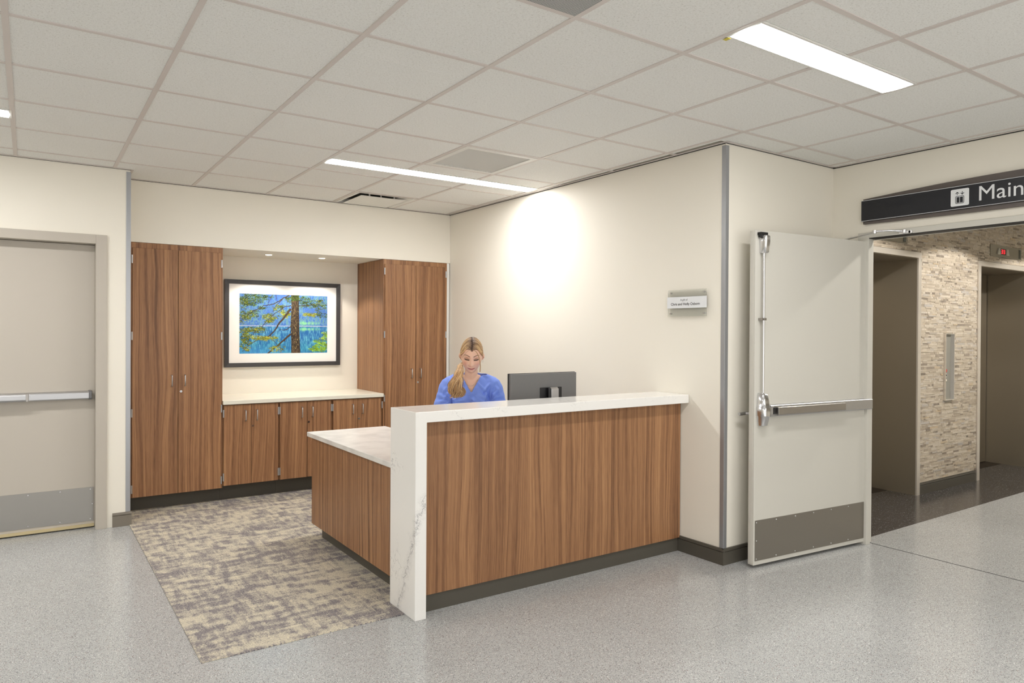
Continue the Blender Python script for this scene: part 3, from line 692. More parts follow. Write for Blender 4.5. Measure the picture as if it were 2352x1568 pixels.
def make_print(w=1000, h=664):
    rs = np.random.RandomState(5)
    yy, xx = np.mgrid[0:h, 0:w].astype(np.float32); u = xx/w; v = yy/h   # v down
    def vn(nx, ny, seed):
        r = np.random.RandomState(seed).rand(ny+2, nx+2).astype(np.float32)
        gx = u*nx; gy = v*ny; ix = gx.astype(int); iy = gy.astype(int); fx = gx-ix; fy = gy-iy
        fx = fx*fx*(3-2*fx); fy = fy*fy*(3-2*fy)
        return (r[iy,ix]*(1-fx)+r[iy,ix+1]*fx)*(1-fy)+(r[iy+1,ix]*(1-fx)+r[iy+1,ix+1]*fx)*fy
    def C(*c): return np.array(c, np.float32)/255
    def lerp(a, b, t): return a*(1-t[..., None])+b*t[..., None]
    img = np.zeros((h, w, 3), np.float32)
    hill = np.where(v < .53, v, 1.06-v)
    n1 = vn(90, 26, 1); n2 = vn(160, 50, 2); n3 = vn(9, 7, 3); n4 = vn(220, 90, 9)
    img[:] = lerp(C(64,108,180), C(140,182,220), np.clip(n1*.7+n2*.7+n4*.4-.5, 0, 1))
    img = lerp(img, C(92,142,118), np.clip((n2*n1)*1.8-.3, 0, .8)*np.clip(1.4-hill*1.2, 0, 1))
    img = lerp(img, C(70,105,190), np.clip((n3-.5)*2, 0, .6))
    # water
    wt = np.clip((v-.535)/.01, 0, 1); a1 = vn(120, 22, 4); a2 = vn(30, 12, 5)
    water = lerp(np.broadcast_to(C(40,98,160), img.shape), np.broadcast_to(C(120,184,208), img.shape), np.clip(a1*1.1+vn(240,60,14)*.5+a2*.4-.65-(v-.53)*.3, 0, 1))
    water = lerp(water, C(60,165,180), np.clip((v-.62)*1.4, 0, .75)*np.clip(a2+.2, 0, 1)); water = lerp(water, C(75,150,220), np.clip((v-.85)*4, 0, .6)*np.clip(1.4-u*2.2, 0, 1))
    img = lerp(img, water, wt)
    sh = np.exp(-((v-.535)/.006)**2); img = lerp(img, C(215,200,215), sh*.85)
    for k in range(14):   # small bright trees on the far shore and their reflection
        cx0 = rs.uniform(.66, .93); r = rs.uniform(.008, .016)
        for cyy in (.49-r*.5, .58+r*.5):
            d = ((u-cx0)/r)**2+((v-cyy)/(r*2.0))**2; img = lerp(img, C(140,215,150), np.exp(-d)*.7)
    def seg(x0, y0, x1, y1, w0, w1, col, soft=.0015):
        bx0, bx1 = sorted((x0, x1)); by0, by1 = sorted((y0, y1)); p = max(w0, w1)+.02
        i0, i1 = int(max(0,(by0-p*1.5)*h)), int(min(h,(by1+p*1.5)*h)+1); j0, j1 = int(max(0,(bx0-p)*w)), int(min(w,(bx1+p)*w)+1)
        if i1 <= i0 or j1 <= j0: return
        U = u[i0:i1, j0:j1]; V = v[i0:i1, j0:j1]*h/w; Y0, Y1 = y0*h/w, y1*h/w
        dx, dy = x1-x0, Y1-Y0; L = dx*dx+dy*dy+1e-9
        t = np.clip(((U-x0)*dx+(V-Y0)*dy)/L, 0, 1); d = np.hypot(U-x0-t*dx, V-Y0-t*dy); ww = (w0+(w1-w0)*t)/2
        a = np.clip((ww-d)/soft+.5, 0, 1)
        sh_ = np.clip(.5+(V-Y0-t*dy)/np.maximum(ww, 1e-4)*.35, 0, 1)
        cc = lerp(np.broadcast_to(col*1.12, U.shape+(3,)), np.broadcast_to(col*.72, U.shape+(3,)), sh_)
        img[i0:i1, j0:j1] = lerp(img[i0:i1, j0:j1], cc, a)
    def foliage(cx0, cy0, rx, ry, n, cols):
        for k in range(int(n*2.6)):
            if k % 16 == 0:
                a = rs.uniform(0, 6.283); q = math.sqrt(rs.rand())*rs.uniform(.7, 1.15); hx, hy = cx0+rx*q*math.cos(a), cy0+ry*q*math.sin(a); tone = rs.uniform(.6, 1.15)
            x = hx+rs.normal(0, .012); y = hy+rs.normal(0, .009)
            c = cols[rs.randint(len(cols))]*tone*rs.uniform(.65, 1.1); r = rs.uniform(.0022, .0060); an = rs.uniform(-.5, .5)
            i0, i1 = int(max(0, (y-.03)*h)), int(min(h, (y+.03)*h)); j0, j1 = int(max(0, (x-.02)*w)), int(min(w, (x+.02)*w))
            if i1 <= i0 or j1 <= j0: continue
            U = u[i0:i1, j0:j1]-x; V = (v[i0:i1, j0:j1]-y)*h/w
            X = U*math.cos(an)+V*math.sin(an); Y = -U*math.sin(an)+V*math.cos(an)
            m_ = ((X/r)**2+(Y/(r*.45))**2) < 1; img[i0:i1, j0:j1][m_] = c
    dk = [C(70,95,35), C(95,120,40), C(50,75,30), C(120,140,50)]; yl = [C(190,190,50), C(160,175,45), C(210,200,70), C(110,130,40)]; lg = [C(160,215,50), C(190,230,60), C(130,190,45)]
    br = C(78,62,50)
    foliage(.16, .06, .2, .10, 620, dk); foliage(.05, .16, .08, .10, 240, dk+yl[:1]); foliage(.15, .17, .05, .03, 60, dk)
    foliage(.12, .34, .13, .07, 260, dk+yl[:2]); foliage(.05, .42, .07, .08, 170, dk+yl)
    foliage(.34, .38, .09, .06, 230, dk+yl); foliage(.44, .25, .07, .07, 160, yl+dk); foliage(.50, .33, .06, .06, 150, yl)
    foliage(.24, .23, .04, .02, 60, dk); foliage(.74, .12, .11, .10, 300, dk); foliage(.90, .17, .11, .12, 260, dk+yl[:1]); foliage(.80, .33, .10, .035, 190, yl); foliage(.93, .33, .07, .05, 90, dk)
    foliage(.55, .07, .06, .06, 120, dk)
    # branches
    def br_path(pts, w0, w1):
        w0 *= .72; w1 *= .72
        fine_ = []
        for a5, b5_ in zip(pts[:-1], pts[1:]):
            for q5 in range(4):
                t5 = q5/4; fine_.append((a5[0]+(b5_[0]-a5[0])*t5+(rs.uniform(-.004, .004) if q5 else 0), a5[1]+(b5_[1]-a5[1])*t5+(rs.uniform(-.006, .006) if q5 else 0)))
        pts = fine_+[pts[-1]]
        for q5 in range(len(pts)//2):
            a5 = pts[rs.randint(len(pts))]; seg(a5[0], a5[1], a5[0]+rs.uniform(-.05, .02), a5[1]+rs.uniform(-.02, .07), w1*.7, w1*.3, br)
        n = len(pts)-1
        for k in range(n): seg(*pts[k], *pts[k+1], w0+(w1-w0)*k/n, w0+(w1-w0)*(k+1)/n, br)
    br_path([(.54,.01),(.47,.07),(.40,.14),(.33,.18),(.26,.19),(.22,.24),(.15,.28),(.09,.35)], .016, .005)
    br_path([(.47,.08),(.40,.18),(.36,.30)], .010, .004); br_path([(.36,.01),(.33,.10),(.30,.2)], .007, .003); br_path([(.40,.0),(.40,.1)], .008, .004)
    br_path([(.57,.18),(.50,.20),(.44,.27),(.37,.34),(.29,.46),(.22,.60),(.12,.70),(.0,.72)], .012, .004)
    br_path([(.56,.25),(.52,.33),(.47,.43),(.42,.52),(.38,.62),(.33,.70),(.24,.74),(.13,.82),(.03,.96)], .034, .005)
    br_path([(.34,.69),(.37,.78),(.42,.87),(.48,.95)], .010, .003)
    br_path([(.56,.68),(.50,.76),(.42,.87),(.31,1.0)], .030, .020); br_path([(.57,.53),(.53,.59),(.49,.61),(.45,.59)], .012, .004)
    br_path([(.66,.18),(.78,.17),(.92,.13)], .012, .005); br_path([(.35,.45),(.26,.52),(.14,.66)], .006, .003)
    # more foliage in front
    foliage(.16, .60, .15, .05, 330, yl+dk); foliage(.06, .68, .07, .08, 200, yl+dk); foliage(.22, .74, .12, .035, 230, yl)
    foliage(.35, .76, .08, .05, 140, yl); foliage(.06, .83, .06, .10, 230, yl+dk); foliage(.42, .92, .10, .06, 130, yl); foliage(.08, .93, .04, .04, 60, yl)
    foliage(.33, .45, .05, .04, 90, dk+yl)
    # trunk
    lx = .570+.004*np.sin(v*9)-.0*v; rx_ = .660+.012*v+.022*np.clip(v-.6, 0, 1)
    tm = np.clip((u-lx)/.002, 0, 1)*np.clip((rx_-u)/.002, 0, 1)
    bark = vn(170, 34, 6)*.6+vn(320, 60, 7)*.4; tt = (u-lx)/(rx_-lx)
    bc = lerp(np.broadcast_to(C(52,42,34), img.shape), np.broadcast_to(C(132,110,84), img.shape), np.clip(bark*1.5-.45, 0, 1)*np.clip(1.1-np.abs(tt-.45)*1.2, .25, 1))
    bc = lerp(bc, C(196,180,110), np.clip((vn(240, 60, 8)-.80)*7, 0, 1)); img = lerp(img, bc, tm)
    foliage(.615, .05, .05, .05, 130, dk+[C(90,130,50)])
    foliage(.93, .90, .10, .09, 420, lg); foliage(.97, .72, .05, .10, 170, lg+yl[:1]); foliage(.84, .93, .05, .05, 120, lg); foliage(.88, .80, .05, .03, 60, lg)
    return np.clip(img, 0, 1)
pim = make_print(); hh_, ww_ = pim.shape[:2]
bi = bpy.data.images.new('lake_print_pixels', ww_, hh_); bi.colorspace_settings.name = 'sRGB'
buf = np.ones((hh_, ww_, 4), np.float32); buf[..., :3] = pim[::-1]; bi.pixels.foreach_set(buf.ravel()); bi.update(); bi.pack()
pm = mat('lake_print', (120,160,200), .55, spec=.2); tn = pm.node_tree.nodes.new('ShaderNodeTexImage'); tn.image = bi
pm.node_tree.links.new(tn.outputs[0], pm.node_tree.nodes['Principled BSDF'].inputs[0])
po = obj('photo_print', MB().quad((PX0,4.8835,PZ0),(PX1,4.8835,PZ0),(PX1,4.8835,PZ1),(PX0,4.8835,PZ1)), pm, fp)
uvl = po.data.uv_layers.new(name='UVMap')
for lp in po.data.loops:
    c = po.data.vertices[lp.vertex_index].co+world_loc(fp); uvl.data[lp.index].uv = ((c.x-PX0)/(PX1-PX0), (c.z-PZ0)/(PZ1-PZ0))

# ================================================================== CARPET, DESK
cp = obj('carpet', MB().prism([(.714,1.213),(1.708,1.213),(1.708,1.404),(3.742,1.404),(3.700,4.349),(.714,4.349)], .0005, .005), M['carpet'])
tag(cp, 'beige and grey streaked office carpet behind and beside the reception desk', 'carpet')
dk = thing('reception_desk', 'L-shaped walnut reception desk with white quartz end panel', 'desk', (2.7, 1.6, 0))
obj('front_panel', MB().box(1.776, 3.748, 1.170, 1.19, .092, 1.012), M['wood'], dk, bevel=.001)
obj('core_wall', MB().box(1.80, 3.748, 1.191, 1.34, .006, 1.010), M['white'], dk)
obj('inner_panel', MB().box(1.80, 3.748, 1.341, 1.36, .006, 1.010), M['wood'], dk)
obj('side_panel', MB().box(1.752, 1.772, 1.402, 2.795, .112, .728), M['wood'], dk, bevel=.001)
obj('end_panel', MB().box(1.772, 2.30, 2.775, 2.795, .112, .728), M['wood'], dk, bevel=.001)
obj('drawer_unit', MB().box(1.774, 2.30, 2.30, 2.774, .112, .727), M['wood'], dk, bevel=.001)
obj('side_toe_kick', MB().box(1.822, 1.838, 1.405, 2.775, .0052, .111).box(1.838, 2.25, 2.76, 2.775, .0052, .111), M['toe'], dk)
obj('front_toe_kick', MB().box(1.776, 3.740, 1.182, 1.1905, 0, .0915), M['toe'], dk)
wt = obj('worktop', MB().prism([(1.724,1.402),(3.744,1.402),(3.738,2.0),(2.33,2.0),(2.33,2.822),(1.724,2.822)], .729, .760), M['counter'], bevel=.003)
tag(wt, 'pale grey L-shaped desk worktop behind the quartz ledge', 'worktop')
q = MB()
# waterfall end and ledge as one mitred slab
q.add([(x,y,z) for y in (1.10,1.40) for x,z in ((1.711,0),(1.776,0),(1.776,1.010),(3.7500,1.010),(3.7500,1.066),(1.711,1.066))],
      [(0,1,2,5),(2,3,4,5),(6,11,8,7),(8,11,10,9),(0,6,7,1),(1,7,8,2),(2,8,9,3),(3,9,10,4),(4,10,11,5),(5,11,6,0)])
obj('transaction_ledge', q, M['quartz'], dk, bevel=.003, label='white veined quartz ledge with waterfall end')

# ================================================================== MONITOR
mo = thing('computer_monitor', 'dark grey computer monitor seen from behind on the desk', 'monitor', (2.93, 1.60, .760))
obj('back_shell', MB().box(2.644, 3.192, 1.603, 1.622, .880, 1.207), M['mdark'], mo, bevel=.003)
obj('bezel', MB().box(2.641, 3.195, 1.6221, 1.634, .877, 1.210), M['mblack'], mo, bevel=.002)
obj('screen', MB().box(2.650, 3.186, 1.6342, 1.6355, .895, 1.200), mat('screen_glass', (20,24,32), .1, emis=(180,200,220), es=.4), mo)
obj('mount_plate', MB().box(2.880, 3.060, 1.596, 1.6028, .98, 1.113), M['mblack'], mo, bevel=.003)
obj('stand_column', MB().prof([(1.545,.768),(1.580,.768),(1.580,1.112),(1.560,1.116),(1.545,1.106)], 'x', 2.932, 2.993), M['alu'], mo, bevel=.002)
obj('stand_neck', MB().box(2.945, 2.98, 1.575, 1.600, 1.02, 1.07), M['mblack'], mo)
obj('stand_base', MB().box(2.84, 3.09, 1.50, 1.70, .760, .769), M['alu'], mo, bevel=.003)
obj('cable_hook', MB().tube([(2.905,1.596,1.00),(2.915,1.585,1.04),(2.925,1.585,1.045),(2.93,1.590,1.02)], .004, 8), M['black'], mo)
# ================================================================== PLAQUE AND SIGN
def text_mesh(body, size, bold=0.):
    cu = bpy.data.curves.new('txt', 'FONT'); cu.body = body; cu.size = size; cu.extrude = 0; cu.offset = bold; cu.resolution_u = 4
    ob = bpy.data.objects.new('txt', cu); COL.objects.link(ob)
    dg = bpy.context.evaluated_depsgraph_get(); me = bpy.data.meshes.new_from_object(ob.evaluated_get(dg))
    bpy.data.objects.remove(ob); return me
def text_obj(name, body, size, m, parent, O, ux, uy, width=None, bold=0., align='c', label=None):
    """lay text on a plane: origin O (world), ux right and uy up unit vectors"""
    me = text_mesh(body, size, bold); xs = [v.co.x for v in me.vertices]; w0 = max(xs)-min(xs); s = (width/w0) if width else 1
    cx0 = (max(xs)+min(xs))/2 if align == 'c' else min(xs)
    P = world_loc(parent)
    for v in me.vertices:
        a, b = (v.co.x-cx0)*s, v.co.y; v.co = Vector(O)+Vector(ux)*a+Vector(uy)*b-P
    me.materials.clear(); me.materials.append(m); o = bpy.data.objects.new(name, me); COL.objects.link(o); o.parent = parent
    if label: o['label'] = label
    return o
pq = thing('wall_plaque', 'small clear acrylic donor plaque with a white name strip on the right wall', 'plaque', (3.75, 1.115, 1.59))
def wx(y, d): return 3.76-(y-.82)*.016-d
pl = MB().prism([(wx(.955,.010), .955), (wx(1.278,.010), 1.278), (wx(1.278,.016), 1.278), (wx(.955,.016), .955)], 1.590, 1.770)
obj('acrylic_panel', pl, M['acryl'], pq)
st = MB().prism([(wx(.950,.017), .950), (wx(1.282,.017), 1.282), (wx(1.282,.021), 1.282), (wx(.950,.021), .950)], 1.646, 1.722)
obj('name_strip', st, M['signwhite'], pq)
so_ = MB()
for yy in (.975, 1.258):
    for zz in (1.610, 1.750): so_.tube([(wx(yy,0),yy,zz),(wx(yy,.017),yy,zz)], .006, 12)
obj('standoff', so_, M['chrome'], pq)
txm = mat('plaque_lettering', (58,56,56), .6)
dirx = Vector((.016, -1, 0)).normalized()
text_obj('lettering', 'A gift of', .0185, txm, pq, (wx(1.135,.0215), 1.135, 1.6955), dirx, (0,0,1), width=.062)
text_obj('lettering', 'Chris and Holly Osborn', .024, txm, pq, (wx(1.125,.0215), 1.125, 1.6655), dirx, (0,0,1), width=.245, bold=.0004)

sg = thing('overhead_sign', 'long dark navy wall sign with lift symbol above the lobby opening', 'sign', (4.95, -.35, 2.245))
# curved back plate (profile in y, z), bulging at the top
n = 24; ys = .580; ye = -1.30; pr = [(ys, 2.247)]; pr += [(ys, 2.418)]
for k in range(n+1):
    a = k/n; y_ = ys+(ye-ys)*a; pr.append((y_, 2.421+.034*math.sin(math.pi*a)))
pr += [(ye, 2.247)]
pr += [(ys+(ye-ys)*(1-a), 2.247-.010*math.sin(math.pi*a)) for a in [k/12 for k in range(1, 12)]]
obj('back_plate', MB().prof(pr, 'x', 4.938, 4.964), M['signback'], sg)
obj('face_panel', MB().box(4.922, 4.9375, -1.30, .585, 2.264, 2.410), M['signdark'], sg, bevel=.001)
obj('edge_line', MB().box(4.9212, 4.9220, -1.30, .585, 2.4065, 2.4090), M['signwhite'], sg)
obj('edge_line', MB().box(4.9212, 4.9220, -1.30, .585, 2.2655, 2.2680), M['signwhite'], sg)
SXP = 4.9208
def rrect(y0, y1, z0, z1, r, n=6):
    pts = []
    for cy0, cz0, a0 in ((y1-r, z1-r, 0), (y0+r, z1-r, 90), (y0+r, z0+r, 180), (y1-r, z0+r, 270)):
        for k in range(n+1):
            a = math.radians(a0+90*k/n); pts.append((cy0+r*math.cos(a), cz0+r*math.sin(a)))
    return pts
sy1, sy0 = .008, -.096; sz0, sz1 = 2.284, 2.390
ic = obj('lift_symbol', MB().prof(rrect(sy0, sy1, sz0, sz1, .008), 'x', SXP-.0006, SXP+.001), M['signwhite'], sg)
gl = MB(); X0, X1 = SXP-.0012, SXP-.0004
def ring(y0, y1, z0, z1, r, t):
    a = rrect(y0, y1, z0, z1, r); b = rrect(y0+t, y1-t, z0+t, z1-t, max(r-t, .001)); k = len(a)
    gl.add([(X0, p[0], p[1]) for p in a]+[(X0, p[0], p[1]) for p in b], [(i, (i+1)%k, (i+1)%k+k, i+k) for i in range(k)])
cyy = (sy0+sy1)/2
ring(cyy-.025, cyy+.025, 2.299, 2.347, .008, .0032)
for a, b in ((cyy-.018, cyy-.0015), (cyy+.0015, cyy+.018)): gl.add([(X0,a,2.305),(X0,b,2.305),(X0,b,2.340),(X0,a,2.340)], [(0,1,2,3)])
def stroke(y0, z0, y1, z1, w_):
    d = Vector((y1-y0, z1-z0)).normalized(); n_ = Vector((-d.y, d.x))*w_/2
    gl.add([(X0,y0+n_.x,z0+n_.y),(X0,y1+n_.x,z1+n_.y),(X0,y1-n_.x,z1-n_.y),(X0,y0-n_.x,z0-n_.y)], [(0,1,2,3)])
for yc2, s in ((cyy+.0145, 1), (cyy-.0145, -1)):   # up arrow then down arrow, as read from the front
    tip = 2.371 if s == 1 else 2.355; tail = 2.353 if s == 1 else 2.373
    stroke(yc2, tail, yc2, tip, .0034); stroke(yc2-.0095, tip-s*.0095, yc2+.0008, tip+s*.001, .0034); stroke(yc2+.0095, tip-s*.0095, yc2-.0008, tip+s*.001, .0034)
obj('symbol_print', gl, M['signdark'], ic)
text_obj('lettering', 'Main', .129, M['signwhite'], sg, (SXP-.0002, -.152, 2.300), (0,-1,0), (0,0,1), align='l')

# ================================================================== PERSON AND CHAIR
PO = Vector((2.640, 2.085, 0)); PR = math.radians(-32)          # figure origin, turned to face the visitor side
def to_local(p):
    d = Vector(p)-PO; c, s_ = math.cos(-PR), math.sin(-PR); return Vector((c*d.x-s_*d.y, s_*d.x+c*d.y, d.z))
def ring_loft(secs, n=28):
    """secs: (centre, rx, ry, right axis, forward axis) ellipses joined to a closed tube"""
    mb = MB()
    for c, rx, ry, ax, ay in secs:
        for k in range(n):
            a = 2*math.pi*k/n; mb.v.append(tuple(Vector(c)+Vector(ax)*rx*math.cos(a)+Vector(ay)*ry*math.sin(a)))
    m_ = len(secs)
    for i in range(m_-1):
        for k in range(n): mb.f.append((i*n+k, i*n+(k+1)%n, (i+1)*n+(k+1)%n, (i+1)*n+k))
    mb.f.append(tuple(range(n))[::-1]); mb.f.append(tuple(range((m_-1)*n, m_*n))); return mb
def ball(c, r, sx=1, sy=1, sz=1, n=14):
    secs = [(Vector(c)+Vector((0,0,r*sz*math.cos(math.pi*k/n))), max(r*sx*math.sin(math.pi*k/n), .0004), max(r*sy*math.sin(math.pi*k/n), .0004), (1,0,0), (0,1,0)) for k in range(n+1)]
    return ring_loft(secs, 18)
def limb(pts, rads, n=16):
    P = [Vector(p) for p in pts]; out = []
    # densify with catmull-rom
    Q = [P[0]]+P+[P[-1]]; R = [rads[0]]+list(rads)+[rads[-1]]
    pp, rr = [], []
    for i in range(1, len(Q)-2):
        for t in (0, .25, .5, .75):
            a, b, c, d = Q[i-1:i+3]; t2, t3 = t*t, t**3
            pp.append(.5*((2*b)+(c-a)*t+(2*a-5*b+4*c-d)*t2+(-a+3*b-3*c+d)*t3)); rr.append(R[i]*(1-t)+R[i+1]*t)
    pp.append(P[-1]); rr.append(rads[-1])
    return MB().tube(pp, 0, n, rads=rr)
def merge(parts):
    mb = MB()
    for p in parts: mb.add(p.v, p.f)
    return mb
def remesh(mb, voxel, smooth_n=3, fac=.5):
    me = bpy.data.meshes.new('tmp'); me.from_pydata(mb.v, [], mb.f)
    bm = bmesh.new(); bm.from_mesh(me); bmesh.ops.recalc_face_normals(bm, faces=bm.faces); bm.to_mesh(me); bm.free()
    ob = bpy.data.objects.new('tmp', me); COL.objects.link(ob)
    r = ob.modifiers.new('r', 'REMESH'); r.mode = 'VOXEL'; r.voxel_size = voxel
    if smooth_n: sm = ob.modifiers.new('s', 'SMOOTH'); sm.iterations = smooth_n; sm.factor = fac
    dg = bpy.context.evaluated_depsgraph_get(); out = bpy.data.meshes.new_from_object(ob.evaluated_get(dg)); bpy.data.objects.remove(ob)
    return out
def link_mesh(name, me, m, parent):
    me.materials.clear(); me.materials.append(m); me.name = name
    for p in me.polygons: p.use_smooth = True
    o = bpy.data.objects.new(name, me); COL.objects.link(o); o.parent = parent; return o

# --- head, built looking along -y about its own centre, then tilted down
HC = Vector((.006, -.050, 1.322)); TILT = math.radians(21); HS = 1.0
RT = Matrix.Rotation(TILT, 3, 'X') @ Matrix.Rotation(math.radians(2), 3, 'Y')
def head_pt(p): return HC + RT @ (Vector(p)*HS)
def g(x, s): return math.exp(-(x/s)**2)
def head_surface(X, Y, Z):
    """unit sphere direction to a head point; face towards -y"""
    a, b, c = .0725, .092, .113
    low = max(0., -Z)
    if Z < 0: c = .127
    fx = 1-.13*low**3-.02*max(0, Z)
    x = a*X*fx; y = b*Y; z = Z*c
    if Y < 0:   # face side
        y = b*Y*(1-.02*low)
        y += .008*(1-abs(X))*0
        flat = .055
        y = -(abs(y)**.94)*(.092**.06) if abs(y) > 1e-6 else y
        # jaw comes forward a little at the chin
        y -= .013*g(z+.105, .024)*g(x, .030)
    else:
        y = b*Y*(1-.42*low**1.2); y += .010*max(0, Z)*Y
    f = 1 if Y < -.15 else 0
    if f:
        w_ = min(1, (-Y-.15)/.3)
        d = 0
        # brow ridge, eye sockets, lids
        d += .0035*g(z-.022, .012)*g(abs(x)-.026, .022)
        d -= .0085*g(z-.004, .013)*g(abs(x)-.030, .016)
        d += .0060*g(z-.001, .0085)*g(abs(x)-.0305, .0125)
        # nose: bridge widening to the tip with wings
        t = min(1, max(0, (.022-z)/.062))
        if z > -.048: d += (.004+.0185*t**1.3)*g(x, .0065+.0050*t)*(1 if z < .022 else g(z-.022, .012))
        else: d += .0225*g(x, .0115)*g(z+.048, .0045)
        d += .0068*g(z+.041, .0075)*g(abs(x)-.0125, .0055)
        # cheeks, mouth, chin
        d += .0050*g(z+.030, .024)*g(abs(x)-.042, .018)
        zm = -.0735+5.5*x*x
        d += .0048*g(z-zm-.0050, .0042)*g(x, .020)+.0058*g(z-zm+.0062, .0050)*g(x, .017)-.0042*g(z-zm, .0018)*g(x, .024)
        d -= .003*g(z+.090, .006)*g(x, .018); d += .0045*g(z+.106, .012)*g(x, .018)
        y -= d*w_
    return Vector((x, y, z))
def head_mesh():
    mb = MB(); nu, nv = 120, 110
    for i in range(nv+1):
        th = math.pi*i/nv
        for k in range(nu):
            ph = 2*math.pi*k/nu
            p = head_surface(math.sin(th)*math.cos(ph)*.9999+1e-5, math.sin(th)*math.sin(ph), math.cos(th))
            mb.v.append(tuple(head_pt(p)))
    for i in range(nv):
        for k in range(nu): mb.f.append((i*nu+k, i*nu+(k+1)%nu, (i+1)*nu+(k+1)%nu, (i+1)*nu+k))
    return mb
def ear(sx):
    secs = []
    for k in range(9):
        t = k/8; zz = .016-.056*t
        secs.append((head_pt((sx*(.0745+.009*math.sin(math.pi*t)), .004-.004*math.cos(t*3), zz)), .0045+.002*math.sin(math.pi*t), .004+.011*math.sin(math.pi*min(1, t*1.1+.08)), RT@Vector((1,0,0)), RT@Vector((0,1,0))))
    return ring_loft(secs, 12)
def hand(wr, fw_, side, palm_n):
    """palm with five bent fingers resting; wr wrist point, fw_ pointing direction, side = +-1 thumb side vector"""
    f = Vector(fw_).normalized(); n_ = Vector(palm_n).normalized(); s_ = f.cross(n_)*side
    wr = Vector(wr); parts = []
    secs = [(wr+f*a, b, c, s_, n_) for a, b, c in ((-.01,.024,.018),(.015,.030,.016),(.05,.040,.014),(.08,.041,.012),(.088,.036,.009))]
    parts.append(ring_loft(secs, 16))
    for q, (off, L) in enumerate(((-.030, .062), (-.010, .074), (.011, .080), (.031, .072))):
        b0 = wr+f*.070+s_*off; b1 = wr+f*.088+s_*off*1.08
        p = [b0, b1, b1+f*L*.42-n_*-.004, b1+f*L*.75+n_*.012, b1+f*L*.92+n_*.026]
        parts.append(limb(p, [.0095,.0092,.0085,.0078,.0062], 10))
    tb = wr+f*.020+s_*.028
    parts.append(limb([tb, tb+f*.022+s_*.018+n_*.004, tb+f*.045+s_*.026+n_*.010, tb+f*.066+s_*.026+n_*.018], [.013,.0115,.0100,.0075], 10))
    return parts
EX = (1,0,0); EY = (0,1,0)
def torso(sw=1., add=0.):
    S_ = [((0,.125,.60), .150, .110), ((0,.125,.66), .172, .122), ((0,.118,.74), .158, .108), ((0,.100,.83), .130, .090), ((0,.078,.92), .132, .094), ((0,.052,1.00), .148, .106),
          ((0,.040,1.05), .158, .100), ((0,.036,1.09), .164, .086), ((0,.034,1.118), .150, .070), ((0,.030,1.140), .118, .058), ((0,.026,1.160), .084, .052), ((0,.022,1.178), .060, .048)]
    return ring_loft([(c, rx+add, ry+add, EX, EY) for c, rx, ry in S_], 36)
neck = ring_loft([((0,.030,1.11), .060, .052, EX, EY), ((0,.022,1.15), .050, .050, EX, EY), ((.002,.006,1.19), .046, .049, EX, EY), ((.004,-.010,1.235), .046, .050, EX, EY), ((.006,-.022,1.28), .044, .050, EX, EY)], 24)
ARM = {}
for sx in (-1, 1):
    sh = Vector((sx*.150, .036, 1.098)); el = Vector((sx*.222, -.030, .845)); wr = Vector((sx*.120, -.245, .814))
    ARM[sx] = (sh, el, wr)
body_parts = [torso(), neck, head_mesh(), ear(-1), ear(1), ball((-.060,-.035,1.005), .055, 1, .9, 1), ball((.060,-.035,1.005), .055, 1, .9, 1)]
for sx in (-1, 1):
    sh, el, wr = ARM[sx]
    body_parts.append(limb([sh+Vector((-sx*.03,0,.004)), sh, sh.lerp(el, .35), el, el.lerp(wr, .3), wr], [.046,.052,.047,.037,.038,.024]))
    body_parts += hand(wr+Vector((-sx*.006,-.012,-.002)), (-sx*.25,-1,-.10), -sx if sx > 0 else -sx, (0,-.1,-1))
    hip = Vector((sx*.085, .115, .640)); kn = Vector((sx*.120, -.255, .565)); an = Vector((sx*.115, -.235, .145))
    body_parts.append(limb([hip+Vector((0,.02,.01)), hip.lerp(kn, .1), hip.lerp(kn, .5), kn], [.085,.088,.074,.060]))
    body_parts.append(limb([kn+Vector((0,.0,.01)), kn.lerp(an, .3), kn.lerp(an, .75), an], [.058,.056,.040,.034]))
bm_ = remesh(merge(body_parts), .0032, 4, .4)
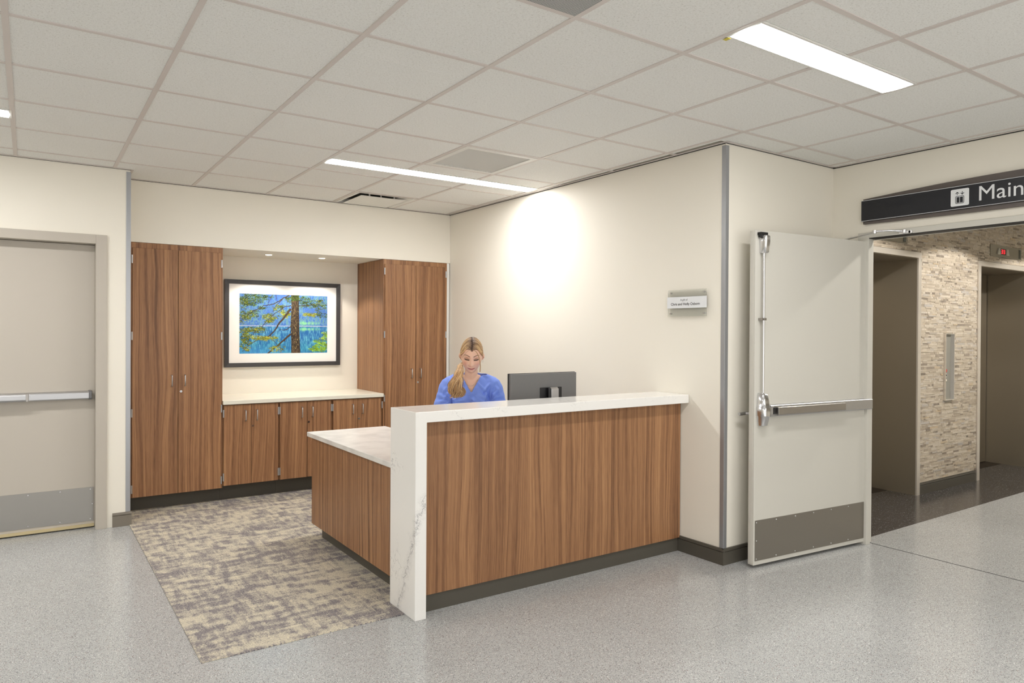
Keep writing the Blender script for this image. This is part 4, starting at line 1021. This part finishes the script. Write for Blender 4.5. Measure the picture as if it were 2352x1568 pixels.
# colour of the skin, lips, brows and lashes, stored per vertex
ca = bm_.color_attributes.new('tint', 'FLOAT_COLOR', 'POINT')
skin = np.array(srgb(232,190,166)); lip = np.array(srgb(186,98,102)); brow = np.array(srgb(88,58,42)); lash = np.array(srgb(52,36,32)); shadow_ = np.array(srgb(176,124,102)); blush = np.array(srgb(226,150,132))
RTi = RT.transposed()
cols = np.tile(skin, (len(bm_.vertices), 1))
for i, v in enumerate(bm_.vertices):
    if v.co.z < 1.17: continue
    p = RTi @ (v.co-HC)/HS
    if p.y > -.045 or abs(p.x) > .062: continue
    x, z = abs(p.x), p.z; c = skin.copy()
    def mx(c, d, k): return c*(1-k)+d*k
    c = mx(c, blush, .40*g(z+.032, .018)*g(x-.043, .017))
    c = mx(c, blush, .25*g(z+.045, .008)*g(x, .012))
    c = mx(c, shadow_, .85*g(z-.006, .0075)*g(x-.031, .017))
    lz = -.0055+.9*(x-.031)**2*14*.35
    if .015 < x < .049: c = mx(c, lash, min(1, 1.35*g(z-(-.0055+5.5*(x-.032)**2), .0040)))
    if .013 < x < .052:
        bz = .0195+.008*math.sin(min(1, (x-.013)/.026)*1.57)-max(0, x-.040)*.45
        c = mx(c, brow, 1.15*g(z-bz, .0024*(1.25-.6*(x-.013)/.04)))
    zm = -.0735+5.5*p.x*p.x
    if x < .027:
        w_ = max(0, 1-(x/.027)**2)**.5
        if -.0078*w_ < z-zm < .0056*w_*(1-.25*g(x, .003)): c = mx(c, lip, .85)
        c = mx(c, np.array(srgb(120,50,56)), .8*g(z-zm, .0013))
    if abs(z+.0505) < .006: c = mx(c, np.array(srgb(140,84,70)), .7*g(x-.0065, .0032)*g(z+.0505, .0028))
    cols[i] = c
cols[:, 3] = 1
ca.data.foreach_set('color', cols.astype(np.float32).ravel())
msk = mat('skin', (224,178,156), .45, spec=.35); q_ = NT(msk); at = q_.n('ShaderNodeVertexColor', layer_name='tint'); q_.out(at.outputs[0])
msk.node_tree.nodes['Principled BSDF'].inputs['Subsurface Weight'].default_value = .12
msk.node_tree.nodes['Principled BSDF'].inputs['Subsurface Radius'].default_value = (.012,.005,.003)
per = thing('person', 'seated woman in blue scrubs with blond side ponytail looking down behind the ledge', 'person', PO, PR)
link_mesh('body', bm_, msk, per)

# --- scrub top
def cloth_noise(p, s1=9., s2=26.):
    return noise.noise(p*s1)*.6+noise.noise(p*s2)*.25
parts = [torso(add=.013), ball((-.058,-.036,1.000), .062, 1.05, .9, 1.05), ball((.058,-.036,1.000), .062, 1.05, .9, 1.05),
         limb([(-.05,.024,1.172),(-.10,.030,1.158),(-.16,.036,1.128)], [.026,.028,.034], 16), limb([(.05,.024,1.172),(.10,.030,1.158),(.16,.036,1.128)], [.026,.028,.034], 16),
         ring_loft([((0,.030,1.12), .085, .060, EX, EY), ((0,.026,1.160), .080, .060, EX, EY), ((0,.024,1.196), .070, .058, EX, EY)], 30)]
SL = {}; VB = 1.062
for sx in (-1, 1):
    sh, el, wr = ARM[sx]; e2 = sh.lerp(el, .74)+Vector((sx*.004, 0, 0))
    parts.append(limb([sh+Vector((-sx*.05,0,.006)), sh+Vector((0,0,.002)), sh.lerp(el, .35), sh.lerp(el, .74), sh.lerp(el, .80)], [.054,.064,.066,.070,.071], 22)); SL[sx] = (sh.lerp(el, .755), (el-sh).normalized())
sm_ = remesh(merge(parts), .0055, 3, .5)
FOLDS = [(.040,1.130,.105,1.062,.007,.009), (.130,1.115,.070,1.050,.007,.009), (.105,1.055,.082,.985,.007,.009), (.060,1.075,.095,1.020,.006,.006), (.150,1.060,.190,1.000,.008,.008),
         (.165,1.010,.210,.985,.007,.007), (-.045,1.125,-.105,1.085,.008,.007), (-.140,1.050,-.100,.990,.008,.009), (-.150,1.060,-.205,.990,.008,.008), (-.120,.985,-.050,.955,.008,.007),
         (.120,.990,.060,.950,.008,.008), (-.170,1.090,-.200,1.040,.007,.006), (.010,1.020,.060,.975,.007,.005), (.175,1.10,.205,1.045,.007,.006)]
b5 = bmesh.new(); b5.from_mesh(sm_); kill = []
for f5 in b5.faces:
    c = f5.calc_center_median(); dead = False
    for sx in (-1, 1):
        e, d = SL[sx]
        if (c-e).dot(d) > 0 and c.x*sx > .15: dead = True
    if c.z > 1.182+.25*(c.y-.026): dead = True
    if c.y < .020 and abs(c.x-.004) < .090 and c.z > VB+1.75*abs(c.x-.004): dead = True
    if c.z < .62: dead = True
    if dead: kill.append(f5)
bmesh.ops.delete(b5, geom=kill, context='FACES')
for v in b5.verts:          # clean cut edges: slide the open border onto the neckline and hems
    if not v.is_boundary: continue
    p = v.co
    if abs(p.x) > .15:
        for sx in (-1, 1):
            e, d = SL[sx]
            if p.x*sx > .15: v.co = p-d*((p-e).dot(d))
    elif p.z > 1.0 and p.y < .020:
        zt = VB+1.75*abs(p.x-.004)
        if abs(zt-p.z) < .012 and p.z < 1.165: v.co.z = zt
        elif abs(p.z-(1.182+.25*(p.y-.026))) < .007: v.co.z = 1.182+.25*(p.y-.026)
    elif p.z > 1.1 and abs(p.z-(1.182+.25*(p.y-.026))) < .007: v.co.z = 1.182+.25*(p.y-.026)
bb_ = [v for v in b5.verts if v.is_boundary]
for _ in range(3): bmesh.ops.smooth_vert(b5, verts=bb_, factor=.5, use_axis_x=True, use_axis_y=True, use_axis_z=True)
b5.normal_update()
for v in b5.verts:
    p = v.co.copy(); n_ = v.normal
    d = 0
    # pull folds from the armpits and the wrap front
    for sx in (-1, 1):
        ax = Vector((sx*.135, -.03, 1.00)); r_ = (p-ax); L = r_.length
        if L < .16: d += .0062*math.sin(26*math.atan2(r_.z, r_.x*sx)*.45+L*30)*g(L-.06, .05)
    if p.y < .03:
        for x0, z0, x1, z1, w5, h5 in FOLDS:
            dx, dz = x1-x0, z1-z0; t5 = min(1, max(0, ((p.x-x0)*dx+(p.z-z0)*dz)/(dx*dx+dz*dz))); dd = math.hypot(p.x-x0-t5*dx, p.z-z0-t5*dz)
            d += h5*1.6*g(dd, w5*1.15)*math.sin(math.pi*min(1, t5*.8+.2))
    d += .0050*cloth_noise(Vector((p.x*1.2+p.z*.5, p.y, p.z*.55))+Vector((3,1,2)), 17, 40)
    if p.y < 0 and abs(VB+1.75*abs(p.x-.004)-p.z) < .028: d += .0022
    if p.y < 0 and p.x > -.02 and abs(p.z-(VB-.9*(p.x-.004))) < .004 and p.z < VB: d += .0014
    if p.y < 0 and abs(abs(p.x)-.128) < .003 and p.z > 1.0: d -= .0016
    v.co = p+n_*d
b5.to_mesh(sm_); b5.free()
mscr = mat('blue_scrub_fabric', (122,148,228), .62, spec=.15); q_ = NT(mscr)
q_.b.inputs['Sheen Weight'].default_value = .12; q_.bump(q_.noise(q_.pos(), 600, 2), .15, .0006)
sc_ = link_mesh('scrub_top', sm_, mscr, per)
so5 = sc_.modifiers.new('thick', 'SOLIDIFY'); so5.thickness = .0022; so5.offset = 0
# trousers and shoes (hidden behind the desk)
pp = [torso(add=.010)]
pp = [ring_loft([((0,.125,.585), .155, .118, EX, EY), ((0,.125,.66), .184, .134, EX, EY), ((0,.118,.74), .170, .120, EX, EY), ((0,.112,.76), .160, .112, EX, EY)], 30)]
for sx in (-1, 1):
    hip = Vector((sx*.085, .115, .640)); kn = Vector((sx*.120, -.255, .565)); an = Vector((sx*.115, -.235, .145))
    pp.append(limb([hip+Vector((0,.02,.01)), hip.lerp(kn, .1), hip.lerp(kn, .5), kn], [.097,.100,.086,.074])); pp.append(limb([kn, kn.lerp(an, .3), kn.lerp(an, .8), an.lerp(kn, .02)], [.072,.068,.058,.056]))
link_mesh('trousers', remesh(merge(pp), .008, 2), mscr, per)
for sx in (-1, 1):
    an = Vector((sx*.115, -.235, .145))
    link_mesh('shoe', remesh(merge([ring_loft([(an+Vector((0,.045,-.09)), .030, .036, EX, (0,0,1)), (an+Vector((0,.0,-.08)), .038, .050, EX, (0,0,1)), (an+Vector((0,-.07,-.095)), .042, .034, EX, (0,0,1)), (an+Vector((0,-.14,-.105)), .040, .024, EX, (0,0,1)), (an+Vector((0,-.17,-.11)), .022, .014, EX, (0,0,1))], 18), limb([an+Vector((0,0,.02)), an+Vector((0,0,-.06))], [.040,.042], 16)]), .006, 2), M['white'], per)

# --- hair: scalp cap, combed strands and the side ponytail
GAT = Vector((-.052, .052, -.078))      # where the tail is gathered, in head space
def hair_cap():
    mb = MB(); nu, nv = 260, 200; keep = {}
    for i in range(nv+1):
        th = math.pi*i/nv
        for k in range(nu):
            ph = 2*math.pi*k/nu; X, Y, Z = math.sin(th)*math.cos(ph), math.sin(th)*math.sin(ph), math.cos(th)
            p = head_surface(X, Y, Z) if Y > -.15 else Vector((.0725*X, .092*Y, .113*Z))
            gx = 1.075 if Z > -.2 else 1.06
            q = Vector((p.x*gx*1.03, p.y*1.06+.003, p.z*1.075))
            q.z -= .004*g(q.x, .006)*(1 if Z > 0 else 0)
            keep[(i, k)] = (len(mb.v), q); mb.v.append(tuple(head_pt(q)))
    def inside(q):
        # hairline: above the forehead, in front of the ears, down to the nape
        if q.y < -.012:
            hl = .066-.052*(max(0, abs(q.x)-.020)/.055)**2.0*1.0
            if abs(q.x) > .054: hl = .040-1.6*(abs(q.x)-.054)
            return q.z > hl
        if q.y < .022: return q.z > .012-(q.y+.012)*.6
        return q.z > -.088
    for i in range(nv):
        for k in range(nu):
            ids = [keep[(i,k)], keep[(i,(k+1)%nu)], keep[(i+1,(k+1)%nu)], keep[(i+1,k)]]
            if all(inside(q) for _, q in ids): mb.f.append(tuple(a for a, _ in ids))
    return mb
hair_attr = []
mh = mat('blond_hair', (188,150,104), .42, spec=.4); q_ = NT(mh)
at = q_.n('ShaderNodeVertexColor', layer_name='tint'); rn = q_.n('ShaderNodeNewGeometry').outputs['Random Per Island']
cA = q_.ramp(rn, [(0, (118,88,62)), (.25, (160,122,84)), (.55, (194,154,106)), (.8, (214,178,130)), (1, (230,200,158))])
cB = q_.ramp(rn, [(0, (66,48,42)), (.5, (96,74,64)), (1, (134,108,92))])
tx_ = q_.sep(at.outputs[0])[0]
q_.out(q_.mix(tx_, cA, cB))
def add_hair(name, mb, tint, m=None):
    me = bpy.data.meshes.new(name); me.from_pydata(mb.v, [], mb.f); me.update()
    c_ = me.color_attributes.new('tint', 'FLOAT_COLOR', 'POINT'); a = np.zeros((len(me.vertices), 4), np.float32); a[:, 0] = tint; a[:, 3] = 1
    c_.data.foreach_set('color', a.ravel()); return link_mesh(name, me, m or mh, per)
cap = hair_cap(); tl = []
for v in cap.v:
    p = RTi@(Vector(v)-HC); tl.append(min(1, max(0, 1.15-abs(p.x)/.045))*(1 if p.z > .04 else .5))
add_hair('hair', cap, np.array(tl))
def on_scalp(d, lift=1.0):
    """point on the hair surface in direction d (head space)"""
    d = Vector(d).normalized()
    X, Y, Z = d.x/.0725, d.y/.092, d.z/.113; L = math.sqrt(X*X+Y*Y+Z*Z); X, Y, Z = X/L, Y/L, Z/L
    p = head_surface(X, Y, Z) if Y > -.15 else Vector((.0725*X, .092*Y, .113*Z))
    return Vector((p.x*1.105*lift, p.y*1.06*lift+.003, p.z*1.078*lift))
strands = MB(); tints = []
rs = random.Random(3)
def strand(pts, r0, r1, tint):
    n0 = len(strands.v); k = len(pts)
    strands.tube(pts, 0, 5, rads=[r0+(r1-r0)*i/(k-1) if i > 0 else r0*.5 for i in range(k)])
    per_ring = 5
    for i in range(k):
        t = tint(i/(k-1)) if callable(tint) else tint
        tints.extend([t]*per_ring)
for side in (-1, 1):
    for q in range(330):
        u = rs.random()**1.25; yy = -.086+.143*u
        # start on the parting, end at the gather point
        start = Vector((side*.0015, yy, .112*math.sqrt(max(.05, 1-(yy/.098)**2))))
        if side == 1: end = Vector((GAT.x+.05*rs.random(), GAT.y+.022, GAT.z+.02*rs.uniform(-1, 1)))
        else: end = GAT+Vector((0, 0, .02*rs.uniform(-1, 1)))
        # the low point over the temple/ear
        spread = (1-u)
        midp = Vector((side*(.066+.012*u), -.062+.105*u+.008*rs.uniform(-1, 1), .040-.004*spread+.05*u*rs.random()))
        pts = []
        for i in range(15):
            t = i/14
            if t < .55: s_ = t/.55; d = start.lerp(midp, s_); d = Vector((d.x, d.y, d.z+.040*math.sin(math.pi*s_)*(1-.3*s_)))
            else:
                s_ = (t-.55)/.45; d = midp.lerp(end, s_); d = Vector((d.x+side*.012*math.sin(math.pi*s_), d.y+.02*math.sin(math.pi*s_), d.z))
                if side == 1 : d.y += .055*math.sin(math.pi*s_)
            lift = 1.0+.012*rs.random()
            pts.append(head_pt(on_scalp(d, 1.0+.010*math.sin(q))))
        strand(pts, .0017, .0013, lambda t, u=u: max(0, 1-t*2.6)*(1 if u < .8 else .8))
# gather tie and tail. Guide measured on the photograph, then placed in front of the right shoulder
gp = [(1064,833,4.74), (1058,846,4.68), (1051,862,4.62), (1047,878,4.58), (1049,893,4.56), (1046,906,4.56), (1043,913,4.57)]
wd_ = [.012, .020, .028, .038, .046, .038, .016]
guide = [head_pt(GAT), head_pt(GAT+Vector((-.024,-.035,-.012)))]+[to_local(px(*p)) for p in gp[1:]]
wd_ = [.008, .014]+wd_[1:]
def cr(P, t):
    n = len(P)-1; i = min(int(t*n), n-1); f = t*n-i; a = P[max(i-1,0)]; b = P[i]; c = P[i+1]; d = P[min(i+2,n)]
    return .5*((2*b)+(c-a)*f+(2*a-5*b+4*c-d)*f*f+(-a+3*b-3*c+d)*f**3)
def crs(P, t):
    n = len(P)-1; i = min(int(t*n), n-1); f = t*n-i; return P[i]*(1-f)+P[i+1]*f
for q in range(430):
    a = rs.uniform(0, 6.283); r = math.sqrt(rs.random()); ox, oy = r*math.cos(a), r*math.sin(a); ph = rs.choice((0, .35, 1.6, 2.0))+rs.uniform(-.2, .2)
    endt = rs.uniform(.74, 1.0); curl = .011+.008*rs.random(); pts = []
    lean = rs.uniform(-.2, 1.0) if ox > .1 else 0
    for i in range(26):
        t = endt*i/25; c = cr(guide, t); w0 = crs(wd_, t)
        wob = curl*math.sin(t*15+ph)*min(1, t*1.6)
        pts.append(c+Vector((ox*w0+wob*.9+lean*.035*max(0, t-.5)*2, oy*w0*.42+.4*curl*math.cos(t*15+ph)*t-.0, .3*wob)))
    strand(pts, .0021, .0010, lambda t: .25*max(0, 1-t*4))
# loose face-framing locks
for q in range(9):
    o_ = rs.uniform(-.003, .003)
    P = [Vector((.004, -.084, .074)), Vector((.030+o_, -.094, .060)), Vector((.050+o_, -.092, .020)), Vector((.058+o_, -.084, -.020)), Vector((.062+o_*2, -.074, -.060)), Vector((.060+o_*3, -.064, -.100))]
    strand([head_pt(cr(P, i/15)) for i in range(16)], .0016, .0008, lambda t: .4*max(0, 1-t*4))
for q in range(2):
    o_ = rs.uniform(-.003, .003)
    P = [Vector((-.004, -.084, .074)), Vector((-.034+o_, -.088, .056)), Vector((-.056+o_, -.076, .020)), Vector((-.068+o_, -.052, -.005))]
    strand([head_pt(cr(P, i/12)) for i in range(13)], .0009, .0005, .2)
add_hair('hair_strands', strands, np.array(tints))['kind'] = 'stuff'
link_mesh('hair_tie', (lambda mb: (lambda me: (me.from_pydata(mb.v, [], mb.f), me)[1])(bpy.data.meshes.new('hair_tie')))(ball(head_pt(GAT+Vector((-.002,.0,.0))), .009)), mat('tan_hair_tie', (120,92,66), .7), per)
# jewellery
def child_local(name, mb, m):
    me = bpy.data.meshes.new(name); me.from_pydata(mb.v, [], mb.f); me.update(); return link_mesh(name, me, m, per)
for sx in (-1, 1):
    c = head_pt((sx*.079, .004, -.040)); child_local('earring', MB().tube([c+Vector((0, .007*math.cos(a), -.007+.009*math.sin(a))) for a in [k*6.283/14 for k in range(15)]], .0014, 6), M['chrome'])
ncl = []
for k in range(21):
    t = k/20; a = math.pi*(1+t); ncl.append(Vector((.052*math.cos(a), .006-.062*abs(math.sin(a))*1., 1.165-.060*abs(math.sin(a))**1.5)))
child_local('necklace', MB().tube(ncl, .0008, 5).add(ball((0,-.062,1.098), .004).v, ball((0,-.062,1.098), .004).f) if False else MB().tube(ncl, .0008, 5), M['chrome'])

# chair
ch = thing('office_chair', 'black swivel office chair under the seated woman behind the desk', 'chair', (PO.x, PO.y, .005), PR)
def CL(name, mb, m, **k): return obj(name, mb, m, ch, local=True, **k)
CL('seat', MB().prism(rrect(-.235, .235, -.12, .345, .07), .455, .527), M['mblack'], bevel=.02, seg=3)
CL('backrest', MB().prism([(-.19,.335),(.19,.335),(.20,.365),(.19,.385),(-.19,.385),(-.20,.365)], .60, 1.00), mat('chair_mesh', (44,44,48), .8), bevel=.02, seg=3)
CL('back_support', MB().tube([(0,.20,.44),(0,.36,.46),(0,.41,.56),(0,.395,.70)], .018, 10), M['mblack'], smooth=True)
CL('gas_column', MB().cyl((0,.115,.09), 'z', .028, .36, 18), M['alu'], smooth=True)
for k in range(5):
    a = k*2*math.pi/5+.3; e = (.29*math.cos(a), .115+.29*math.sin(a))
    lg_ = CL('base_leg', MB().tube([(.02*math.cos(a),.115+.02*math.sin(a),.105),(e[0],e[1],.068)], .02, 8, rads=[.024,.015]), M['mblack'])
    CL('caster', MB().cyl((e[0]-.012,e[1],.028), 'x', .028, .024, 16), M['mblack'])
